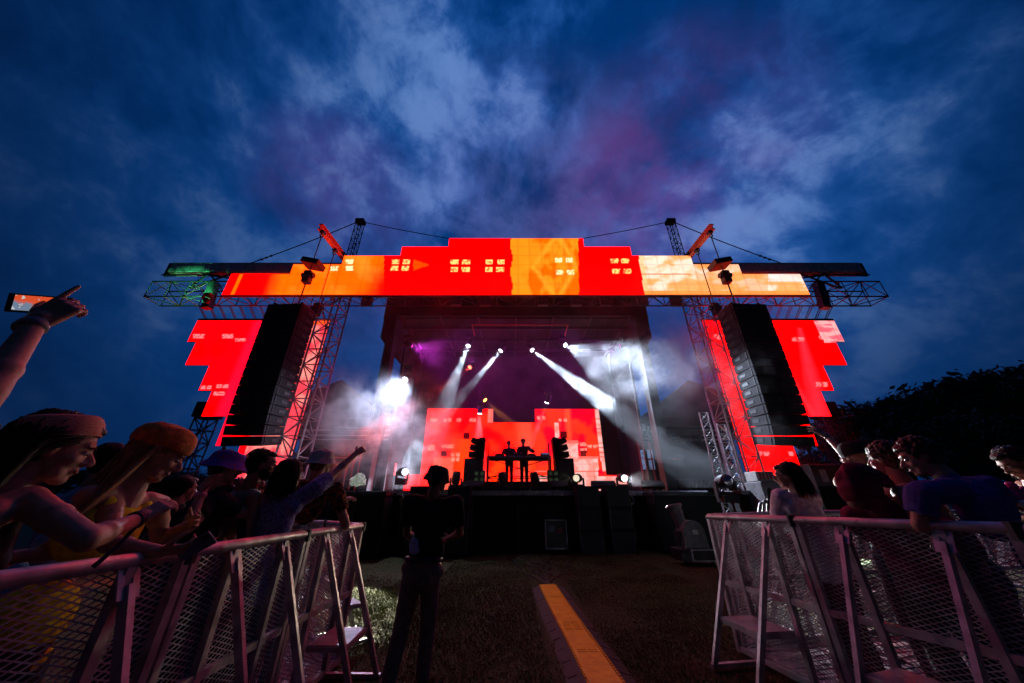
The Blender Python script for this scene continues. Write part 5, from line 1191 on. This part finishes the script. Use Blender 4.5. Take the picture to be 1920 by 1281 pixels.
# blue patterned t-shirt, arm up
BT = pattern('blue_zebra_cotton', (.05, .05, .13), (.34, .36, .72), 20, 22, .42, .55, (1, 1, 1.3))
p5, h5, s5, a5, _ = person('person with shaggy dark hair in a blue patterned t-shirt, arm stretched up', (-2.06, 3.12), (.25, .97), 1.72, head=W(545, 890, 3.2), hface=(.15, 1, .05), arms={'R': {'s': W(592, 916, 3.2), 'e': W(632, 884, 3.40), 'w': W(668, 850, 3.58), 'd': (.35, .55, .5), 'palm': (-.5, .4, -.5), 'curl': (.8, .85, .9, .95)}, 'L': {'w': (-2.3, 3.35, 1.1)}}, skin=SK1, hair='bob', hairm=HAIRD, top='tee', topm=BT, sleeve=.55, group=GLC, width=1.1)
m = MB(); B5 = Fr(p5.location + Vector((0, 0, .86)), (.25, .97, 0)); m.path([B5(-.10, -.10, .60), B5(-.165, -.04, .45), B5(-.165, .06, .22), B5(-.12, .15, .04)], .028, 6, flat=.3); m.build('shoulder_strap', BLKTEE, p5)
# white bucket hat
WH = mat('white_cotton_hat', (.55, .52, .52), .85, var=.2, scale=20, bump=.4); CAMO = pattern('black_orange_cotton', (.012, .012, .014), (.35, .10, .02), 7, 20, .62, .85)
p6, h6, s6, a6, _ = person('person in a white bucket hat and black and orange shirt, arm bent over the rail', (-2.14, 3.72), (.3, .95), 1.80, head=W(604, 868, 3.75), hface=(.3, .95, .05), arms={'R': {'s': W(628, 916, 3.75), 'e': W(648, 985, 3.85), 'w': W(640, 938, 4.0), 'd': (.75, .4, .25), 'palm': (0, .3, -1), 'curl': (.4, .45, .5, .6)}, 'L': {'w': (-2.4, 3.95, 1.2)}}, skin=SK1, hair='short', hairm=HAIRB, top='tee', topm=CAMO, group=GLC)
bucket_hat(h6, s6, WH, p6, 0, .016)
person('person in a pale blue shirt half hidden between the two women', (-2.95, 2.35), (.6, .8), 1.66, head=W(212, 868, 2.45), hface=(.7, .7, 0), skin=SK2, hair='short', hairm=HAIRD, top='shirt', topm=PLAINBLUE, sleeve=1.7, group=GLC)
person('dark haired person deep in the left crowd behind the blue patterned hat', (-3.55, 3.9), (.4, .9), 1.74, skin=SK2, hair='short', hairm=HAIRD, top='tee', topm=BLKTEE, group=GLC, vox=.012, hvox=.006)
person('person with brown hair deep in the left crowd behind the bearded man', (-3.35, 4.7), (.3, .9), 1.76, skin=SK1, hair='curly', hairm=HAIRB, top='tee', topm=PLAINBLUE, group=GLC, vox=.012, hvox=.006)
# --- the guard in the aisle
GTR = cloth('grey_brown_trousers', (.17, .13, .13)); NAVY = cloth('navy_polo', (.010, .011, .020))
pg, hg, sg_, ag, Bg = person('guard in a black bucket hat and grey trousers standing in the aisle, back turned', (-.86, 3.80), (.06, 1), 1.74, head=W(822, 899, 3.8), hface=(.62, .78, -.1), arms={'L': {'s': W(768, 940, 3.75), 'e': W(762, 1000, 3.85), 'w': W(788, 1020, 4.05), 'd': (.5, .3, -.5)}, 'R': {'s': W(855, 942, 3.75), 'e': W(862, 1000, 3.85), 'w': W(842, 1010, 4.08), 'd': (-.5, .3, -.2)}}, skin=SK3, hair='short', hairm=HAIRD, top='tee', topm=NAVY, sleeve=.72, bottomm=GTR, tuck=True, vox=.0075, legs=((-.17, -.10), (.07, .08)), group=None, width=1.2)
bucket_hat(hg, sg_, BLKTEE, pg, R(4), .010, .132)
m = MB(); m.path([Bg(-.02, -.0, .085) + Vector((0, 0, -.018)), Bg(-.02, 0, .085) + Vector((0, 0, .018))], [.148, .148], 20); m.v = [tuple((Vector(p) - Bg.o - Bg.u * .085) .dot(Bg.r) * 1.22 * Bg.r + (Vector(p) - Bg.o - Bg.u * .085).dot(Bg.f) * .95 * Bg.f + (Vector(p) - Bg.o).dot(Bg.u) * Bg.u + Bg.o) for p in m.v]; m.build('belt', BLK, pg, True)
m = MB(); c = W(776, 1022, 3.66); m.ell(c, (.045, .02, .06)); m.ell(c + Vector((.01, 0, -.045)), (.048, .02, .035)); m.path([c + Vector((-.03, .03, .10)), c], .006, 5)
o = m.build('cloth_rag', mat('pale_blue_rag', (.42, .44, .70), .9), off=c, smooth=True); o.location = c; tag(o, 'pale blue rag hanging from the left hip of the guard', 'rag')
# --- performers
DJC = cloth('dark_grey_cotton', (.02, .018, .02))
person('left performer with shaggy hair looking down behind the table', (-.12, 14.98), (0, -1), 1.74, head=W(954, 833, 14.95), hface=(-.1, -1, -.4), skin=SK1, hair='curly', hairm=HAIRD, top='shirt', topm=DJC, sleeve=1.7, vox=.012, hvox=.006, group='performers on the stage', bz=RZ, arms={'L': {'w': (.12, 14.55, 3.30)}, 'R': {'w': (-.36, 14.55, 3.30)}})
person('right performer, taller, in a black shirt behind the table', (.52, 15.0), (0, -1), 1.84, head=W(981, 829, 14.95), hface=(.1, -1, -.2), skin=SK2, hair='short', hairm=HAIRD, top='shirt', topm=DJC, sleeve=1.6, vox=.012, hvox=.006, group='performers on the stage', bz=RZ, arms={'L': {'w': (.80, 14.6, 3.55)}, 'R': {'w': (.34, 14.6, 3.30)}})
# --- right crowd
WS = cloth('white_blouse', (.78, .78, .82)); GLS = mat('black_frames', (.01, .01, .01), .3)
r1, q1, t1, b1, _ = person('woman with a black bob and glasses in a white shirt, looking toward the stage', (2.78, 3.42), (-.35, .92), 1.66, head=W(1476, 893, 3.42), hface=(-.74, .66, -.08), arms={'L': {'s': W(1466, 932, 3.4), 'e': W(1462, 985, 3.6), 'w': W(1490, 965, 4.0), 'd': (.2, .8, 0)}, 'R': {'w': (3.1, 3.9, 1.25)}}, skin=SK1, hair='bob', hairm=HAIRD, top='shirt', topm=WS, sleeve=1.6, group=GRC, bottomm=cloth('dark_red_skirt', (.10, .02, .02)), vox=.0075)
m = MB()
for k in (-1, 1):
    m.path([q1(.104, .033 * k + .024 * math.cos(a), .004 + .02 * math.sin(a), t1) for a in [math.pi * 2 * i / 14 for i in range(15)]], .0028, 5); m.path([q1(.102, .056 * k, .008, t1), q1(.0, .078 * k, .008, t1)], .0028, 5)
m.path([q1(.108, -.010, .006, t1), q1(.108, .010, .006, t1)], .0028, 5); m.build('glasses', GLS, r1)
r2_, q2, t2, b2, _ = person('shirtless man in a black head scarf raising his left hand toward the stage', (3.32, 3.35), (-.25, .95), 1.90, head=W(1602, 856, 3.35), hface=(-.2, 1, 0), arms={'L': {'s': W(1578, 905, 3.3), 'e': W(1597, 866, 3.52), 'w': W(1549, 817, 3.72), 'd': (-.45, .3, .55), 'palm': (-.2, .9, -.2), 'curl': (.15, .15, .2, .25), 'spread': .22}, 'R': {'w': (3.6, 3.7, 1.2)}}, skin=SK1, hair=None, group=GRC)
m = lathe_h(q2, t2, (-.020, 0, .030), [(.097, -.03), (.100, -.01), (.101, .03), (.094, .065), (.070, .088), (.03, .098), (.004, .099)], R(10), 1.14); m.ell(q2(-.125, 0, -.01, t2), (.03, .03, .035)); m.ell(q2(-.135, .03, -.05, t2), (.02, .03, .045)); m.build('head_scarf', BLKTEE, r2_, True)
band(r2_, b2[0][1], b2[0][2], .034, mat('dark_wristband', (.12, .10, .08), .5), 'wristband', .03)
r4, q4, t4, b4, _ = person('man with curly dark hair and bare tattooed arm leaning his elbow on the rail', (3.22, 2.78), (-.1, 1), 1.80, head=W(1660, 862, 2.88), hface=(-.3, .95, 0), arms={'R': {'s': W(1690, 925, 2.70), 'e': W(1738, 992, 2.55), 'w': W(1690, 1004, 2.80), 'd': (-.8, .3, -.1)}, 'L': {'w': (2.85, 3.1, 1.25)}}, skin=SK2, hair='curly', hairm=HAIRB, group=GRC, vox=.0075)
m = MB(); c = b4[1][0].lerp(b4[1][1], .35) + Vector((0, -.048, .012)); m.bevbox(c, (.05, .006, .03), .002, Matrix.Rotation(.5, 3, 'Y')); m.build('tattoo', BLKTEE, r4)
MAR = pattern('maroon_towelling', (.17, .012, .045), (.20, .025, .06), 5, 8, .3, .7)
r3, q3, t3, b3, _ = person('person wrapped in a maroon hood, face turned down to the right', (2.98, 2.88), (.45, .5), 1.62, head=W(1618, 905, 2.78), hface=(.80, -.42, -.30), arms={'L': {'w': (3.1, 3.3, 1.15)}, 'R': {'w': (3.05, 2.55, 1.10)}}, skin=SK2, hair='short', hairm=HAIRD, top='hoodie', topm=MAR, sleeve=1.8, group=GRC, vox=.0075, belly=.03)
PUR = cloth('violet_blue_cotton', (.085, .075, .30))
r5, q5, t5, b5, _ = person('man with wavy brown hair in a violet blue t-shirt leaning over the right rail', (3.28, 2.30), (-.45, .85), 1.80, head=W(1722, 858, 2.62), hface=(-.80, .52, -.30), arms={'R': {'s': W(1848, 912, 2.45), 'e': W(1890, 945, 2.75), 'w': W(1915, 935, 3.10), 'd': (.5, .6, 0)}, 'L': {'s': W(1728, 925, 2.40), 'e': W(1725, 985, 2.45), 'w': W(1745, 1000, 2.75)}}, skin=SK1, hair='curly', hairm=HAIRB, top='tee', topm=PUR, sleeve=.65, group=GRC, vox=.0068, width=1.0)
m = MB()
for k in range(9): m.box(W(1778 + 4.5 * k, 902 + (k % 3) * 2 - k * .4, 2.33), (.016, .002, .012))
r6, q6, t6, b6, _ = person('woman with glittering hair at the right edge, bending over a pink toy', (4.62, 3.05), (-.75, .55), 1.70, head=W(1902, 868, 3.0), hface=(-.82, .25, -.50), arms={'L': {'s': W(1918, 925, 2.9), 'e': W(1945, 965, 2.75), 'w': W(1908, 950, 2.70), 'd': (-.8, .2, .25), 'palm': (.2, .3, .9), 'curl': (.5, .5, .55, .6)}, 'R': {'w': (4.35, 3.3, 1.3)}}, skin=SK2, hair='bob', hairm=HAIRD, top='tank', topm=cloth('white_top', (.6, .6, .6)), group=GRC, vox=.0075)
m = MB(); rr = random.Random(4)
for k in range(60):
    a, b = rr.uniform(0, 6.28), rr.uniform(.2, 1); c = math.sqrt(1 - b * b); m.ell(q6(-.03 + .105 * c * math.cos(a), .098 * c * math.sin(a), .036 + .103 * b, t6), rr.uniform(.003, .007), None, 6, 4)
m.build('hair_glitter', mat('silver_glitter', (.8, .75, .85), .15, .9), r6)
c = W(1906, 932, 2.66); t = thing('plush_toy', 'small bright pink plush toy with a yellow nose held over the rail', 'toy', c); PKP = mat('pink_plush', (.75, .08, .30), .95, scale=60, bump=.6)
m = MB(); m.ell(c, (.045, .04, .05)); m.ell(c + Vector((.01, 0, .07)), (.035, .033, .035)); m.cap(c + Vector((-.03, 0, .03)), c + Vector((-.075, 0, .10)), .016, .012); m.cap(c + Vector((.04, 0, .03)), c + Vector((.085, 0, .06)), .016, .012); mob('body', remeshed(m, .006, 2, c), PKP, t)
m = MB(); m.ell(c + Vector((-.065, -.02, -.01)), (.022, .02, .024)); m.build('nose', mat('yellow_plush', (.8, .5, .03), .9), t, True)
m = MB(); m.ell(c + Vector((.0, -.025, -.045)), (.05, .03, .028)); m.build('belly', mat('white_plush', (.7, .7, .75), .95), t, True)
